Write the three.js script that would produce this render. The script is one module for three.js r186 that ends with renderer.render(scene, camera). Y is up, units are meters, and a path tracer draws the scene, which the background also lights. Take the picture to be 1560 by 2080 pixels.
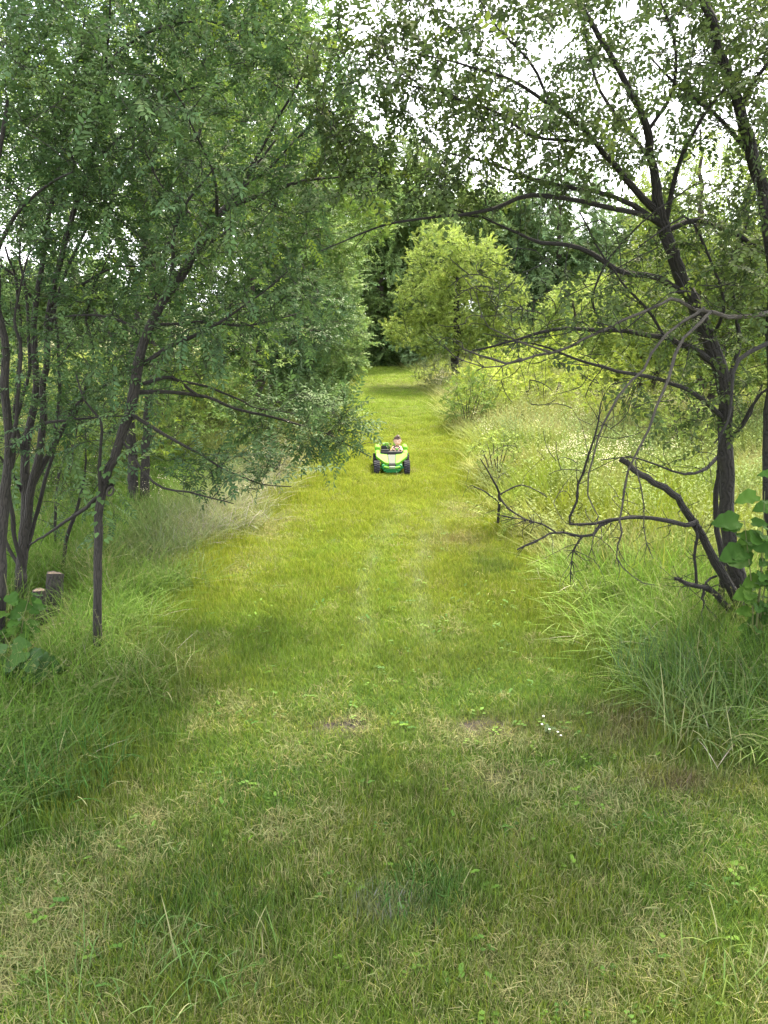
import * as THREE from 'three';
import { mergeGeometries } from 'three/addons/utils/BufferGeometryUtils.js';
import { RoundedBoxGeometry } from 'three/addons/geometries/RoundedBoxGeometry.js';
import { createNoise3D } from 'simplex-noise';

// ------------------------------------------------------------------ camera, sky, sun, exposure
const PITCH = 14.7 * Math.PI / 180, EYE = new THREE.Vector3(0, 3.64, 0), FOCAL = 1562, CX = 780, CY = 1040;
const scene = new THREE.Scene();
const camera = new THREE.PerspectiveCamera(67.3, 3 / 4, 0.1, 1500);
camera.position.copy(EYE);
camera.rotation.set(-PITCH, 0, 0);
const renderer = new THREE.WebGLRenderer({ antialias: true });
renderer.setSize(768, 1024);
renderer.toneMapping = THREE.LinearToneMapping;
renderer.toneMappingExposure = 6.3;
renderer.shadowMap.enabled = true;
const SUN_DIR = new THREE.Vector3(0.25, 0.80, -0.52).normalize();
const sun = new THREE.DirectionalLight(0xfff0d4, 4.2);
sun.position.copy(SUN_DIR).multiplyScalar(80).add(new THREE.Vector3(0, 0, -18));
sun.target.position.set(0, 0, -18);
sun.castShadow = true;
sun.shadow.radius = 17;
sun.shadow.mapSize.set(4096, 4096);
Object.assign(sun.shadow.camera, { left: -45, right: 45, top: 45, bottom: -45, near: 1, far: 220 });
scene.add(sun, sun.target);

// ------------------------------------------------------------------ random numbers, noise, colours
function rngOf(seed) { let a = seed >>> 0; return () => { a = (a + 0x6d2b79f5) | 0; let t = Math.imul(a ^ (a >>> 15), 1 | a); t = (t + Math.imul(t ^ (t >>> 7), 61 | t)) ^ t; return ((t ^ (t >>> 14)) >>> 0) / 4294967296; }; }
const noise = createNoise3D(rngOf(77));
const fbm = (x, y, z = 0, o = 4) => { let s = 0, a = 0.5, f = 1; for (let i = 0; i < o; i++) { s += a * noise(x * f, y * f, z + i * 7.3); a *= 0.5; f *= 2; } return s; };
const V = (x, y, z) => new THREE.Vector3(x, y, z);
const C = (r, g, b) => new THREE.Color().setRGB(r, g, b);
const clamp = THREE.MathUtils.clamp, lerp = THREE.MathUtils.lerp, sstep = THREE.MathUtils.smoothstep;
const mixC = (a, b, t) => a.clone().lerp(b, clamp(t, 0, 1));

// bright broken cloud with small blue gaps
{
  const W = 1024, H = 512, data = new Float32Array(W * H * 4);
  for (let r = 0; r < H; r++) for (let c = 0; c < W; c++) {
    const up = ((r + 0.5) / H - 0.5) * Math.PI, az = ((c + 0.5) / W - 0.5) * 2 * Math.PI;
    const x = Math.cos(up) * Math.cos(az), y = Math.sin(up), z = Math.cos(up) * Math.sin(az);
    const n = fbm(x * 2.2, z * 2.2, y * 3.2, 5), gap = sstep(n, 0.12, 0.42) * sstep(y, 0.02, 0.25) * 0.45;
    const body = 0.74 + 0.16 * fbm(x * 4, z * 4, y * 5 + 9, 4), o = (r * W + c) * 4;
    data[o] = lerp(body, 0.24, gap); data[o + 1] = lerp(body * 1.0, 0.38, gap); data[o + 2] = lerp(body * 1.06, 0.66, gap); data[o + 3] = 1;
    if (y < 0) { data[o] = 0.10; data[o + 1] = 0.13; data[o + 2] = 0.06; }
  }
  const sky = new THREE.DataTexture(data, W, H, THREE.RGBAFormat, THREE.FloatType);
  sky.mapping = THREE.EquirectangularReflectionMapping; sky.magFilter = THREE.LinearFilter; sky.needsUpdate = true;
  scene.background = sky; scene.environment = sky;
}

// ------------------------------------------------------------------ from pixels of the photograph to metres
function ray(px, py) { const x = (px - CX) / FOCAL, y = (CY - py) / FOCAL, c = Math.cos(PITCH), s = Math.sin(PITCH); return V(x, y * c - s, -y * s - c); }
function at(px, py, d) { const r = ray(px, py); return EYE.clone().addScaledVector(r, d / -r.z); }
function gnd(px, py) { const r = ray(px, py); return EYE.clone().addScaledVector(r, EYE.y / -r.y); }
const landY = (x, z) => { const f = sstep(Math.hypot(x, z), 2, 9); return f * (0.05 * noise(x * 0.22, z * 0.22, 1) + 0.02 * noise(x * 0.9, z * 0.9, 2)) + 0.25 * sstep(Math.abs(x), 12, 40) * noise(x * 0.03, z * 0.03, 5); };

const edgeOf = (list) => list.map(([x, y]) => gnd(x, y)).sort((a, b) => b.z - a.z);
const LEFT = edgeOf([[722, 762], [712, 800], [700, 850], [668, 920], [640, 965], [600, 1010], [560, 1060], [500, 1120], [440, 1190], [400, 1260], [385, 1330], [330, 1430], [255, 1530], [190, 1620], [60, 1700], [-90, 1780]]);
const RIGHT = edgeOf([[848, 764], [864, 800], [900, 860], [935, 920], [960, 985], [985, 1050], [1040, 1100], [1080, 1180], [1110, 1260], [1160, 1340], [1250, 1420], [1370, 1510], [1480, 1570], [1620, 1630]]);
function edgeX(list, z) {
  if (z >= list[0].z) return list[0].x + (list[0].x - list[1].x) / (list[0].z - list[1].z) * (z - list[0].z);
  for (let i = 1; i < list.length; i++) if (z >= list[i].z) return lerp(list[i - 1].x, list[i].x, (list[i - 1].z - z) / (list[i - 1].z - list[i].z));
  return list[list.length - 1].x - 0.12 * (list[list.length - 1].z - z);
}
const outside = (x, z) => { const w = 0.25 * noise(x * 0.7, z * 0.7, 12); return Math.max(edgeX(LEFT, z) - x, x - edgeX(RIGHT, z)) + w; };

// ------------------------------------------------------------------ names, labels
const taken = new Map();
function numbered(name) { const n = taken.get(name) ?? 0; taken.set(name, n + 1); return n ? name + '_' + String(n).padStart(3, '0') : name; }
function tag(o, label, category, group, kind) { o.userData = { ...o.userData, label }; if (category) o.userData.category = category; if (group) o.userData.group = group; if (kind) o.userData.kind = kind; return o; }
function thing(name, label, category, pos, turn = 0, group) { const o = new THREE.Group(); o.name = numbered(name); o.position.copy(pos); o.rotation.y = turn; scene.add(o); return tag(o, label, category, group); }
function part(name, geo, mat, parent, kind) { const m = new THREE.Mesh(geo, mat); m.name = name; m.castShadow = m.receiveShadow = true; if (kind) m.userData.kind = kind; parent.add(m); return m; }

// ------------------------------------------------------------------ textures and materials
function dataTex(w, h, f, srgb = true) {
  const d = new Uint8Array(w * h * 4);
  for (let y = 0; y < h; y++) for (let x = 0; x < w; x++) { const c = f(x / w, y / h), o = (y * w + x) * 4; d[o] = clamp(c[0], 0, 1) * 255; d[o + 1] = clamp(c[1], 0, 1) * 255; d[o + 2] = clamp(c[2], 0, 1) * 255; d[o + 3] = 255; }
  const t = new THREE.DataTexture(d, w, h); t.wrapS = t.wrapT = THREE.RepeatWrapping; t.magFilter = THREE.LinearFilter; if (srgb) t.colorSpace = THREE.SRGBColorSpace; t.needsUpdate = true; return t;
}
const per = (u, v, fu, fv, o = 3) => { const a = u * 2 * Math.PI, b = v * 2 * Math.PI; let s = 0, amp = 0.6; for (let i = 0; i < o; i++) { const k = 2 ** i; s += amp * (noise(Math.cos(a) * fu * k / 6.28, Math.sin(a) * fu * k / 6.28, Math.cos(b) * fv * k / 6.28 + 3.1 * i) + noise(Math.sin(a) * fu * k / 6.28 + 9, Math.sin(b) * fv * k / 6.28, Math.cos(a) * fu * k / 6.28)) * 0.6; amp *= 0.5; } return s; };
const barkH = (u, v) => { const w = 0.05 * per(u, v, 4, 6, 2), r = Math.abs(Math.sin((u + w) * Math.PI * 9 + 2.2 * per(u, v, 6, 5, 2))); return clamp(0.25 + 0.6 * Math.pow(r, 0.6) + 0.22 * per(u, v, 18, 22, 3), 0, 1); };
const barkMap = dataTex(256, 256, (u, v) => { const h = barkH(u, v), g = 0.5 + 0.5 * per(u, v, 5, 4, 3); const k = 0.45 + 0.75 * h; return [k * lerp(0.62, 0.70, g), k * lerp(0.60, 0.66, g), k * lerp(0.56, 0.58, g)]; });
const barkBump = dataTex(256, 256, (u, v) => { const h = barkH(u, v); return [h, h, h]; }, false);
const barkM = (r, g, b) => new THREE.MeshStandardMaterial({ color: C(r, g, b), map: barkMap, bumpMap: barkBump, bumpScale: 0.02, roughness: 0.93 });
const M = {
  bark: barkM(0.046, 0.045, 0.043), barkDark: barkM(0.034, 0.034, 0.033), barkGrey: barkM(0.15, 0.15, 0.147), barkFar: barkM(0.12, 0.11, 0.105),
  leaf: new THREE.MeshPhysicalMaterial({ vertexColors: true, side: THREE.DoubleSide, roughness: 0.72, transmission: 0.45, thickness: 0, specularIntensity: 0.16 }),
  blade: new THREE.MeshPhysicalMaterial({ vertexColors: true, side: THREE.DoubleSide, roughness: 0.75, transmission: 0.42, thickness: 0, specularIntensity: 0.12 }),
  petal: new THREE.MeshPhysicalMaterial({ vertexColors: true, side: THREE.DoubleSide, roughness: 0.9, transmission: 0.3, thickness: 0 }),
};

// ------------------------------------------------------------------ a builder of small meshes with vertex colours
class GB {
  constructor() { this.p = []; this.c = []; this.i = []; }
  v(p, c) { this.p.push(p.x, p.y, p.z); this.c.push(c.r, c.g, c.b); return this.p.length / 3 - 1; }
  tri(a, b, c) { this.i.push(a, b, c); }
  geo() {
    const g = new THREE.BufferGeometry();
    g.setAttribute('position', new THREE.Float32BufferAttribute(this.p, 3)); g.setAttribute('color', new THREE.Float32BufferAttribute(this.c, 3)); g.setIndex(this.i);
    g.computeVertexNormals(); return g;
  }
}
// one leaf: stalk at b, pointing along d, face normal n, folded along the rib and drooping at the tip
function addLeaf(gb, b, d, n, len, wid, col, fold = 0.18, droop = 0.15) {
  const s = V().crossVectors(d, n).normalize(), P = (t, w, h) => b.clone().addScaledVector(d, t * len).addScaledVector(s, w * wid).addScaledVector(n, h * len - droop * len * t * t);
  const a = gb.v(P(0, 0, 0), col), l = gb.v(P(0.38, -0.5, fold * 0.6), col), r = gb.v(P(0.38, 0.5, fold * 0.6), col), m = gb.v(P(0.45, 0, 0), col), l2 = gb.v(P(0.72, -0.33, fold * 0.4), col), r2 = gb.v(P(0.72, 0.33, fold * 0.4), col), t = gb.v(P(1, 0, 0), col);
  gb.tri(a, l, m); gb.tri(a, m, r); gb.tri(l, l2, m); gb.tri(m, r2, r); gb.tri(l2, t, m); gb.tri(m, t, r2);
}
function leafSpray(seed, n, twig, len, wid, spread = 0.5) {
  const R = rngOf(seed), gb = new GB(), tc = C(0.35, 0.3, 0.22);
  const k = [0, 1, 2].map((i) => V(Math.cos(i * 2.094) * 0.0022, 0, Math.sin(i * 2.094) * 0.0022));
  const a = k.map((o) => gb.v(o, tc)), e = gb.v(V(0.01, twig, 0.01), tc);
  gb.tri(a[0], a[1], e); gb.tri(a[1], a[2], e); gb.tri(a[2], a[0], e);
  for (let i = 0; i < n; i++) {
    const t = 0.12 + 0.88 * i / (n - 1), side = i % 2 ? 1 : -1, f = i === n - 1 ? 0.1 : 1;
    const d = V(side * f * (0.8 + 0.3 * R()), 0.55 + 0.4 * R() + (1 - f), spread * (R() - 0.5)).normalize();
    const nn = V((R() - 0.5) * 0.9, (R() - 0.5) * 0.6, 1).addScaledVector(d, 0); nn.addScaledVector(d, -nn.dot(d)).normalize();
    const g = 0.75 + 0.5 * R();
    addLeaf(gb, V(0.01 * t, twig * t, 0.01 * t), d, nn, len * (0.7 + 0.5 * R()), wid * (0.75 + 0.45 * R()), C(g * (0.92 + 0.16 * R()), g, g * (0.85 + 0.3 * R())), 0.1 + 0.18 * R(), 0.1 + 0.25 * R());
  }
  return gb.geo();
}

// a tapered tube through points
function tube(pts, rad, sides = 8, lump = 0) {
  const p = [], n = [], uv = [], idx = [], N = pts.length;
  let ref = V(0.3, 0.1, 1).normalize(), along = 0;
  for (let i = 0; i < N; i++) {
    const t = pts[Math.min(i + 1, N - 1)].clone().sub(pts[Math.max(i - 1, 0)]).normalize();
    if (Math.abs(ref.dot(t)) > 0.95) ref = V(1, 0.2, 0.1).normalize();
    const a = ref.clone().addScaledVector(t, -ref.dot(t)).normalize(), b = V().crossVectors(t, a); ref = a.clone();
    if (i) along += pts[i].distanceTo(pts[i - 1]);
    for (let k = 0; k <= sides; k++) {
      const th = (k % sides) / sides * Math.PI * 2, o = a.clone().multiplyScalar(Math.cos(th)).addScaledVector(b, Math.sin(th));
      const rr = rad[i] * (1 + lump * noise(pts[i].x * 4 + o.x * 1.2, pts[i].y * 4 + o.y, pts[i].z * 4 + o.z * 1.2));
      p.push(pts[i].x + o.x * rr, pts[i].y + o.y * rr, pts[i].z + o.z * rr); n.push(o.x, o.y, o.z); uv.push(k / sides, along / 0.7);
    }
  }
  const w = sides + 1;
  for (let i = 0; i < N - 1; i++) for (let k = 0; k < sides; k++) { const q = i * w + k; idx.push(q, q + 1, q + w, q + 1, q + w + 1, q + w); }
  const tip = p.length / 3, e = pts[N - 1]; p.push(e.x, e.y, e.z); const tt = e.clone().sub(pts[N - 2]).normalize(); n.push(tt.x, tt.y, tt.z); uv.push(0.5, along / 0.7);
  for (let k = 0; k < sides; k++) idx.push((N - 1) * w + k, (N - 1) * w + k + 1, tip);
  const g = new THREE.BufferGeometry();
  g.setAttribute('position', new THREE.Float32BufferAttribute(p, 3)); g.setAttribute('normal', new THREE.Float32BufferAttribute(n, 3)); g.setAttribute('uv', new THREE.Float32BufferAttribute(uv, 2)); g.setIndex(idx);
  return g;
}

// ------------------------------------------------------------------ trees
class Tree {
  constructor(base, seed) { this.base = base; this.R = rngOf(seed); this.limbs = []; this.twigs = []; this.nodes = []; this.spots = []; }
  limb(name, list, opt = {}) {             // list: [px, py, metres away, width in px]
    return this.limb3(name, list.map(([x, y, d]) => at(x, y, d)), list.map(([, , d, w]) => w * d / FOCAL / 2), opt);
  }
  limb3(name, pts, rad, { mat, lump = 0.12, sides = 9, bare = false, wob = 0.02, step = 0.16, thin = 1 } = {}) {
    rad = rad.map((x) => x * thin);
    const curve = new THREE.CatmullRomCurve3(pts, false, 'centripetal'), len = curve.getLength(), n = Math.max(6, Math.ceil(len / step)), P = [], r = [], q = this.limbs.length * 3.7;
    for (let i = 0; i <= n; i++) {
      const t = i / n, f = t * (pts.length - 1), k = Math.min(Math.floor(f), pts.length - 2), p = curve.getPoint(t), a = wob * Math.min(1, i / 3);
      p.x += a * (noise(t * len * 1.6, q, 0) + 0.4 * noise(t * len * 5, q, 0)); p.y += a * (0.5 * noise(t * len * 1.6, q, 5) + 0.35 * noise(t * len * 5, q, 5)); p.z += a * 2.2 * noise(t * len * 1.2, q, 9);
      P.push(p); r.push(lerp(rad[k], rad[k + 1], f - k));
    }
    this.limbs.push({ name, P, r, mat, lump, sides });
    for (let i = 1; i < P.length; i++) this.nodes.push({ p: P[i], r: r[i], d: P[i].clone().sub(P[i - 1]).normalize(), bare });
    return this;
  }
  // short crooked side twigs along bare wood
  spurs(from, n, l0, l1, mat) {
    const R = this.R, L = this.limbs.slice(from);
    for (let i = 0; i < n; i++) {
      const l = L[Math.floor(R() * L.length)], k = 2 + Math.floor(R() * (l.P.length - 3)), p = l.P[k], d = l.P[k + 1].clone().sub(p).normalize(), len = lerp(l0, l1, R() * R()), P = [p.clone()], r = [Math.min(l.r[k] * 0.7, 0.0045)];
      const out = V(R() - 0.5, R() - 0.55, R() - 0.5).multiplyScalar(1.8).addScaledVector(d, 0.7).normalize();
      for (let q = 1; q <= 5; q++) { P.push(P[q - 1].clone().addScaledVector(out, len / 5)); r.push(lerp(r[0], 0.0018, q / 5)); out.add(V(R() - 0.5, R() - 0.5, R() - 0.5).multiplyScalar(0.6)).normalize(); }
      this.twigs.push({ P, r }); for (let q = 2; q <= 5; q++) this.nodes.push({ p: P[q], r: r[q], d: out.clone(), bare: true });
    }
    return this;
  }
  // branches that reach from the nearest wood to each target; as: 'branch' makes each a part, else they are joined twigs
  grow(targets, { as = 'twig', maxLen = 2.2, thick = 0.011, min = 0.0025, leafy = true, gap = 0.15, from = 0.3, arch = 0.1, mat, per = 1, least = 0.08 } = {}) {
    const R = this.R, near = (p) => { let b = null, m = 1e9; for (const n of this.nodes) { const dx = n.p.x - p.x, dy = n.p.y - p.y, dz = n.p.z - p.z; let d = dx * dx + dy * dy + dz * dz; if (dy > 0.2) d *= 1.5; if (d < m && d > 0.01) { m = d; b = n; } } return [b, Math.sqrt(m)]; };
    const list = targets.map((p) => [p, near(p)[1]]).sort((a, b) => a[1] - b[1]);
    for (const [p] of list) {
      const [n] = near(p), L = n.p.distanceTo(p);
      if (L > maxLen || L < least) continue;
      const c = n.p.clone().lerp(p, 0.5).addScaledVector(n.d, L * 0.22).add(V((R() - 0.5) * 0.24, arch + (R() - 0.5) * 0.2, (R() - 0.5) * 0.24).multiplyScalar(L));
      const k = clamp(Math.ceil(L / 0.14), 4, 9), P = [], r = [], r0 = clamp(thick * L, min * 1.4, n.r * 0.7);
      for (let i = 0; i <= k; i++) { const t = i / k, u = 1 - t; P.push(n.p.clone().multiplyScalar(u * u).addScaledVector(c, 2 * u * t).addScaledVector(p, t * t)); r.push(lerp(r0, min, Math.pow(t, 0.8))); }
      if (as === 'branch') this.limbs.push({ name: 'branch', P, r, mat, lump: 0.1, sides: 7 }); else this.twigs.push({ P, r });
      for (let i = 1; i <= k; i++) this.nodes.push({ p: P[i], r: r[i], d: P[i].clone().sub(P[i - 1]).normalize(), bare: !leafy });
      if (leafy) for (let t = from; t <= 1.001; t += gap / L) for (let q = 0; q < per; q++) {
        const f = Math.min(t + (R() - 0.5) * gap / L, 1) * k, i = clamp(Math.floor(f), 0, k - 1), pos = P[i].clone().lerp(P[i + 1], clamp(f - i, 0, 1));
        this.spots.push({ p: pos, d: P[i + 1].clone().sub(P[i]).normalize() });
      }
    }
    return this;
  }
  build(name, label, group, { bark = M.bark, spray, tone, size = 1, up = 0.75, spread = 0.8, leaves = 0, leafGeos, sag = 0 }) {
    const o = thing(name, label, 'tree', this.base, 0, group), R = this.R, b = this.base;
    for (const l of this.limbs) part(l.name, tube(l.P.map((p) => p.clone().sub(b)), l.r, l.sides, l.lump), l.mat ?? bark, o);
    if (this.twigs.length) part('twigs', mergeGeometries(this.twigs.map((t) => tube(t.P.map((p) => p.clone().sub(b)), t.r, 4))), bark, o, 'stuff');
    if (this.spots.length && spray) {
      const m = new THREE.InstancedMesh(spray, M.leaf, this.spots.length);
      this.spots.forEach((s, i) => placeSpray(m, i, s, R, b, size, up, spread, tone, sag));
      m.name = 'crown'; m.userData.kind = 'stuff'; m.castShadow = m.receiveShadow = true; o.add(m);
    }
    if (leaves) {                            // the leaves nearest to the eye, one by one
      const near = this.spots.map((s) => [s, s.p.distanceTo(EYE) + 1.2 * R()]).sort((a, c) => a[1] - c[1]).slice(0, leaves);
      for (const [s] of near) {
        const l = part('leaf', leafGeos[Math.floor(R() * leafGeos.length)], M.leaf, o), d = s.d.clone().add(V(R() - 0.5, R() - 0.6, R() - 0.5).multiplyScalar(1.6)).normalize();
        orient(l, d, V(R() - 0.5, 1, R() - 0.5)); l.position.copy(s.p).sub(b).add(V(R() - 0.5, R() - 0.5, R() - 0.5).multiplyScalar(0.06)); l.scale.setScalar(0.8 + 0.5 * R());
      }
    }
    return o;
  }
}
const BX = V(), BZ = V(), BM = new THREE.Matrix4();
function basis(d, n) { BX.crossVectors(d, n).normalize(); BZ.crossVectors(BX, d); return BM.makeBasis(BX, d, BZ); }   // y along d, z close to n
function orient(o, d, n) { o.quaternion.setFromRotationMatrix(basis(d, n)); }
const Q = new THREE.Quaternion(), S3 = V(), MAT = new THREE.Matrix4();
function placeSpray(m, i, s, R, base, size, up, spread, tone, sag = 0) {
  const d = s.d.clone().multiplyScalar(0.8).add(V(R() - 0.5, (R() - 0.5) * 0.8 - sag, R() - 0.5).multiplyScalar(2 * spread)).normalize();
  const n = V((R() - 0.5) * 2 * (1 - up), up + 0.15, (R() - 0.5) * 2 * (1 - up)).add(V(R() - 0.5, R() - 0.5, R() - 0.5).multiplyScalar(0.5)).normalize();
  Q.setFromRotationMatrix(basis(d, n)); const k = size * (0.7 + 0.55 * R());
  m.setMatrixAt(i, MAT.compose(s.p.clone().sub(base), Q, S3.set(k, k, k))); m.setColorAt(i, tone(s.p, R));
}
// points in an ellipsoid given by pixels and metres: centre, radii in pixels across and up, depth from near to far
function blob(R, n, [px, py, rx, ry], d0, d1, shell = 0.4, gapN = 0.0, f = 0.9) {
  const out = []; let guard = 0;
  while (out.length < n && guard++ < n * 30) {
    const x = R() * 2 - 1, y = R() * 2 - 1, z = R() * 2 - 1, q = x * x + y * y + z * z;
    if (q > 1 || (q < shell && R() < 0.6)) continue;
    const p = at(px + x * rx, py + y * ry, lerp(d0, d1, z * 0.5 + 0.5));
    if (p.y < 0.25 || noise(p.x * f, p.y * f, p.z * f) < gapN - 0.5) continue;
    out.push(p);
  }
  return out;
}
// the same in metres round a point
function ball(R, n, c, rx, ry, rz, shell = 0.45, gapN = 0.1, f = 0.7) {
  const out = []; let guard = 0;
  while (out.length < n && guard++ < n * 40) {
    const x = R() * 2 - 1, y = R() * 2 - 1, z = R() * 2 - 1, q = x * x + y * y + z * z;
    if (q > 1 || (q < shell && R() < 0.75)) continue;
    const p = V(c.x + x * rx, c.y + y * ry, c.z + z * rz);
    if (p.y < 0.2 || noise(p.x * f, p.y * f, p.z * f) < gapN - 0.5) continue;
    out.push(p);
  }
  return out;
}
const toned = (a, b, f = 0.6, hi, share = 0.04) => (p, R) => { const c = mixC(a, b, 0.5 + 0.6 * noise(p.x * f, p.y * f, p.z * f) + 0.4 * (R() - 0.5)); if (hi && R() < share) c.copy(hi); return c.multiplyScalar(0.82 + 0.36 * R()); };

const sprayFine = leafSpray(11, 16, 0.36, 0.064, 0.029, 0.9);      // left trees: narrow leaves
const sprayOval = leafSpray(12, 11, 0.28, 0.063, 0.034, 1.1);       // right trees: ovate leaves
const sprayMid = leafSpray(13, 15, 0.55, 0.13, 0.062, 1.1);        // trees at middle distance
const sprayFar = leafSpray(14, 18, 0.95, 0.24, 0.13, 1.3);         // far trees
const oneLeaf = (seed, len, wid, r, g, b) => { const gb = new GB(); const R = rngOf(seed), k = 0.9 + 0.2 * R(); addLeaf(gb, V(0, 0, 0), V(0, 1, 0), V(0, 0, 1), len, wid, C(r * k, g * k, b * k), 0.12 + 0.12 * R(), 0.12 + 0.2 * R()); return gb.geo(); };

// ------------------------------------------------------------------ the ground: one sheet to the horizon
const patches = [];   // what grows where: [px, py, rx, ry, kind]
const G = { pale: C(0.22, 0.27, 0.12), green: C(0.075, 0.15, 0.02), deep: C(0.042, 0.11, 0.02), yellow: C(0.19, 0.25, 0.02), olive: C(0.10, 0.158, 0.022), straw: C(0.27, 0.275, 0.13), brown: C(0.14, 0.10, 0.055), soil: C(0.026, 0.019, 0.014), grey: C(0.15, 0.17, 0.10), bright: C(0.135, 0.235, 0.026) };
for (const [px, py, rx, ry, kind, k] of [
  [240, 1745, 120, 55, 'straw', 1.2], [130, 1850, 110, 60, 'straw', 1.1], [320, 1660, 70, 45, 'straw', 1], [60, 1985, 190, 90, 'straw', 1], [450, 1450, 90, 40, 'straw', 0.5],
  [700, 1480, 90, 22, 'soil', 1.1], [1000, 1482, 100, 22, 'soil', 1.2], [1030, 1590, 50, 18, 'soil', 1.0], [1240, 1480, 120, 40, 'brown', 0.85], [1400, 1600, 160, 35, 'brown', 0.8], [930, 1100, 60, 24, 'brown', 0.9], [940, 1040, 40, 20, 'straw', 0.8],
  [1000, 1150, 110, 50, 'olive', 0.9], [1000, 1340, 130, 40, 'olive', 0.7], [960, 1560, 120, 50, 'straw', 0.45], [1100, 1620, 200, 50, 'straw', 0.35], [1290, 1920, 80, 60, 'straw', 0.65], [1180, 2030, 200, 60, 'straw', 0.5], [600, 1700, 120, 60, 'straw', 0.4],
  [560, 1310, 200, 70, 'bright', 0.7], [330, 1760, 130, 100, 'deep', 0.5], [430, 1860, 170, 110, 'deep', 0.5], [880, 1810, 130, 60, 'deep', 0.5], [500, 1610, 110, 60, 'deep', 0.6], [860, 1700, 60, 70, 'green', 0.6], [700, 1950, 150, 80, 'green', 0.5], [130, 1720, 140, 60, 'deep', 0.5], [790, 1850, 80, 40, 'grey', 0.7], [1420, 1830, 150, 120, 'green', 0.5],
  [540, 1080, 70, 40, 'straw', 0.7], [520, 1150, 60, 30, 'straw', 0.6], [420, 1350, 50, 60, 'straw', 0.5], [748, 1292, 14, 40, 'pale', 0.5], [738, 1240, 13, 40, 'pale', 0.7], [742, 1185, 12, 40, 'pale', 0.75], [756, 1130, 12, 36, 'pale', 0.7], [780, 1085, 12, 30, 'pale', 0.55], [812, 1045, 13, 26, 'pale', 0.4], [866, 1275, 15, 40, 'pale', 0.5], [850, 1222, 14, 42, 'pale', 0.7], [847, 1168, 13, 40, 'pale', 0.75], [860, 1115, 13, 36, 'pale', 0.7], [886, 1068, 14, 32, 'pale', 0.55], [920, 1030, 15, 26, 'pale', 0.4], [790, 1180, 40, 110, 'bright', 0.6], [820, 785, 90, 10, 'straw', 0.5], [640, 1150, 120, 90, 'bright', 0.6],
]) { const c = gnd(px, py), a = gnd(px + rx, py), f = gnd(px, py - ry), n = gnd(px, py + ry); patches.push({ x: c.x, z: c.z, rx: Math.abs(a.x - c.x), rz: Math.abs(f.z - n.z) / 2, kind, k }); }
function lawn(x, z) {                       // colour and state of the mown grass at a place
  const n1 = fbm(x * 0.42, z * 0.42, 3), n2 = fbm(x * 1.3, z * 1.3, 8), d = -z;
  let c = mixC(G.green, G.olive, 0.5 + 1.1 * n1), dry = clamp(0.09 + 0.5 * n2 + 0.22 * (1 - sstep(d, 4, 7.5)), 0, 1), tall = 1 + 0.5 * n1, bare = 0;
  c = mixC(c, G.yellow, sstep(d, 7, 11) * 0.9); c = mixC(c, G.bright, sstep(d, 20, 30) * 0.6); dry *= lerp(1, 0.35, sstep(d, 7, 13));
  for (const p of patches) {
    const q = ((x - p.x) / p.rx) ** 2 + ((z - p.z) / p.rz) ** 2; if (q > 4) continue;
    const w = p.k * Math.exp(-q * 1.1) * clamp(0.85 + 0.7 * noise(x * 2.3, z * 2.3, p.rx * 9), 0, 1.2);
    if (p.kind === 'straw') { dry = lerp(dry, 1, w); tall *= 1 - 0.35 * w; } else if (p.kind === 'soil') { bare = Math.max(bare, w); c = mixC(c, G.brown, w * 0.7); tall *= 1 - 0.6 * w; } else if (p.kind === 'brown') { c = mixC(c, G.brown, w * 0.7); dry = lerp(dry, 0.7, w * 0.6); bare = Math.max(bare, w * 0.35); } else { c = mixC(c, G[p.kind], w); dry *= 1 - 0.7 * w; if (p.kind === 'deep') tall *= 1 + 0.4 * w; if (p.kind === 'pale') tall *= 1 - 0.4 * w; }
  }
  return { c, dry, tall: clamp(tall, 0.35, 1.9), bare };
}
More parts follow.
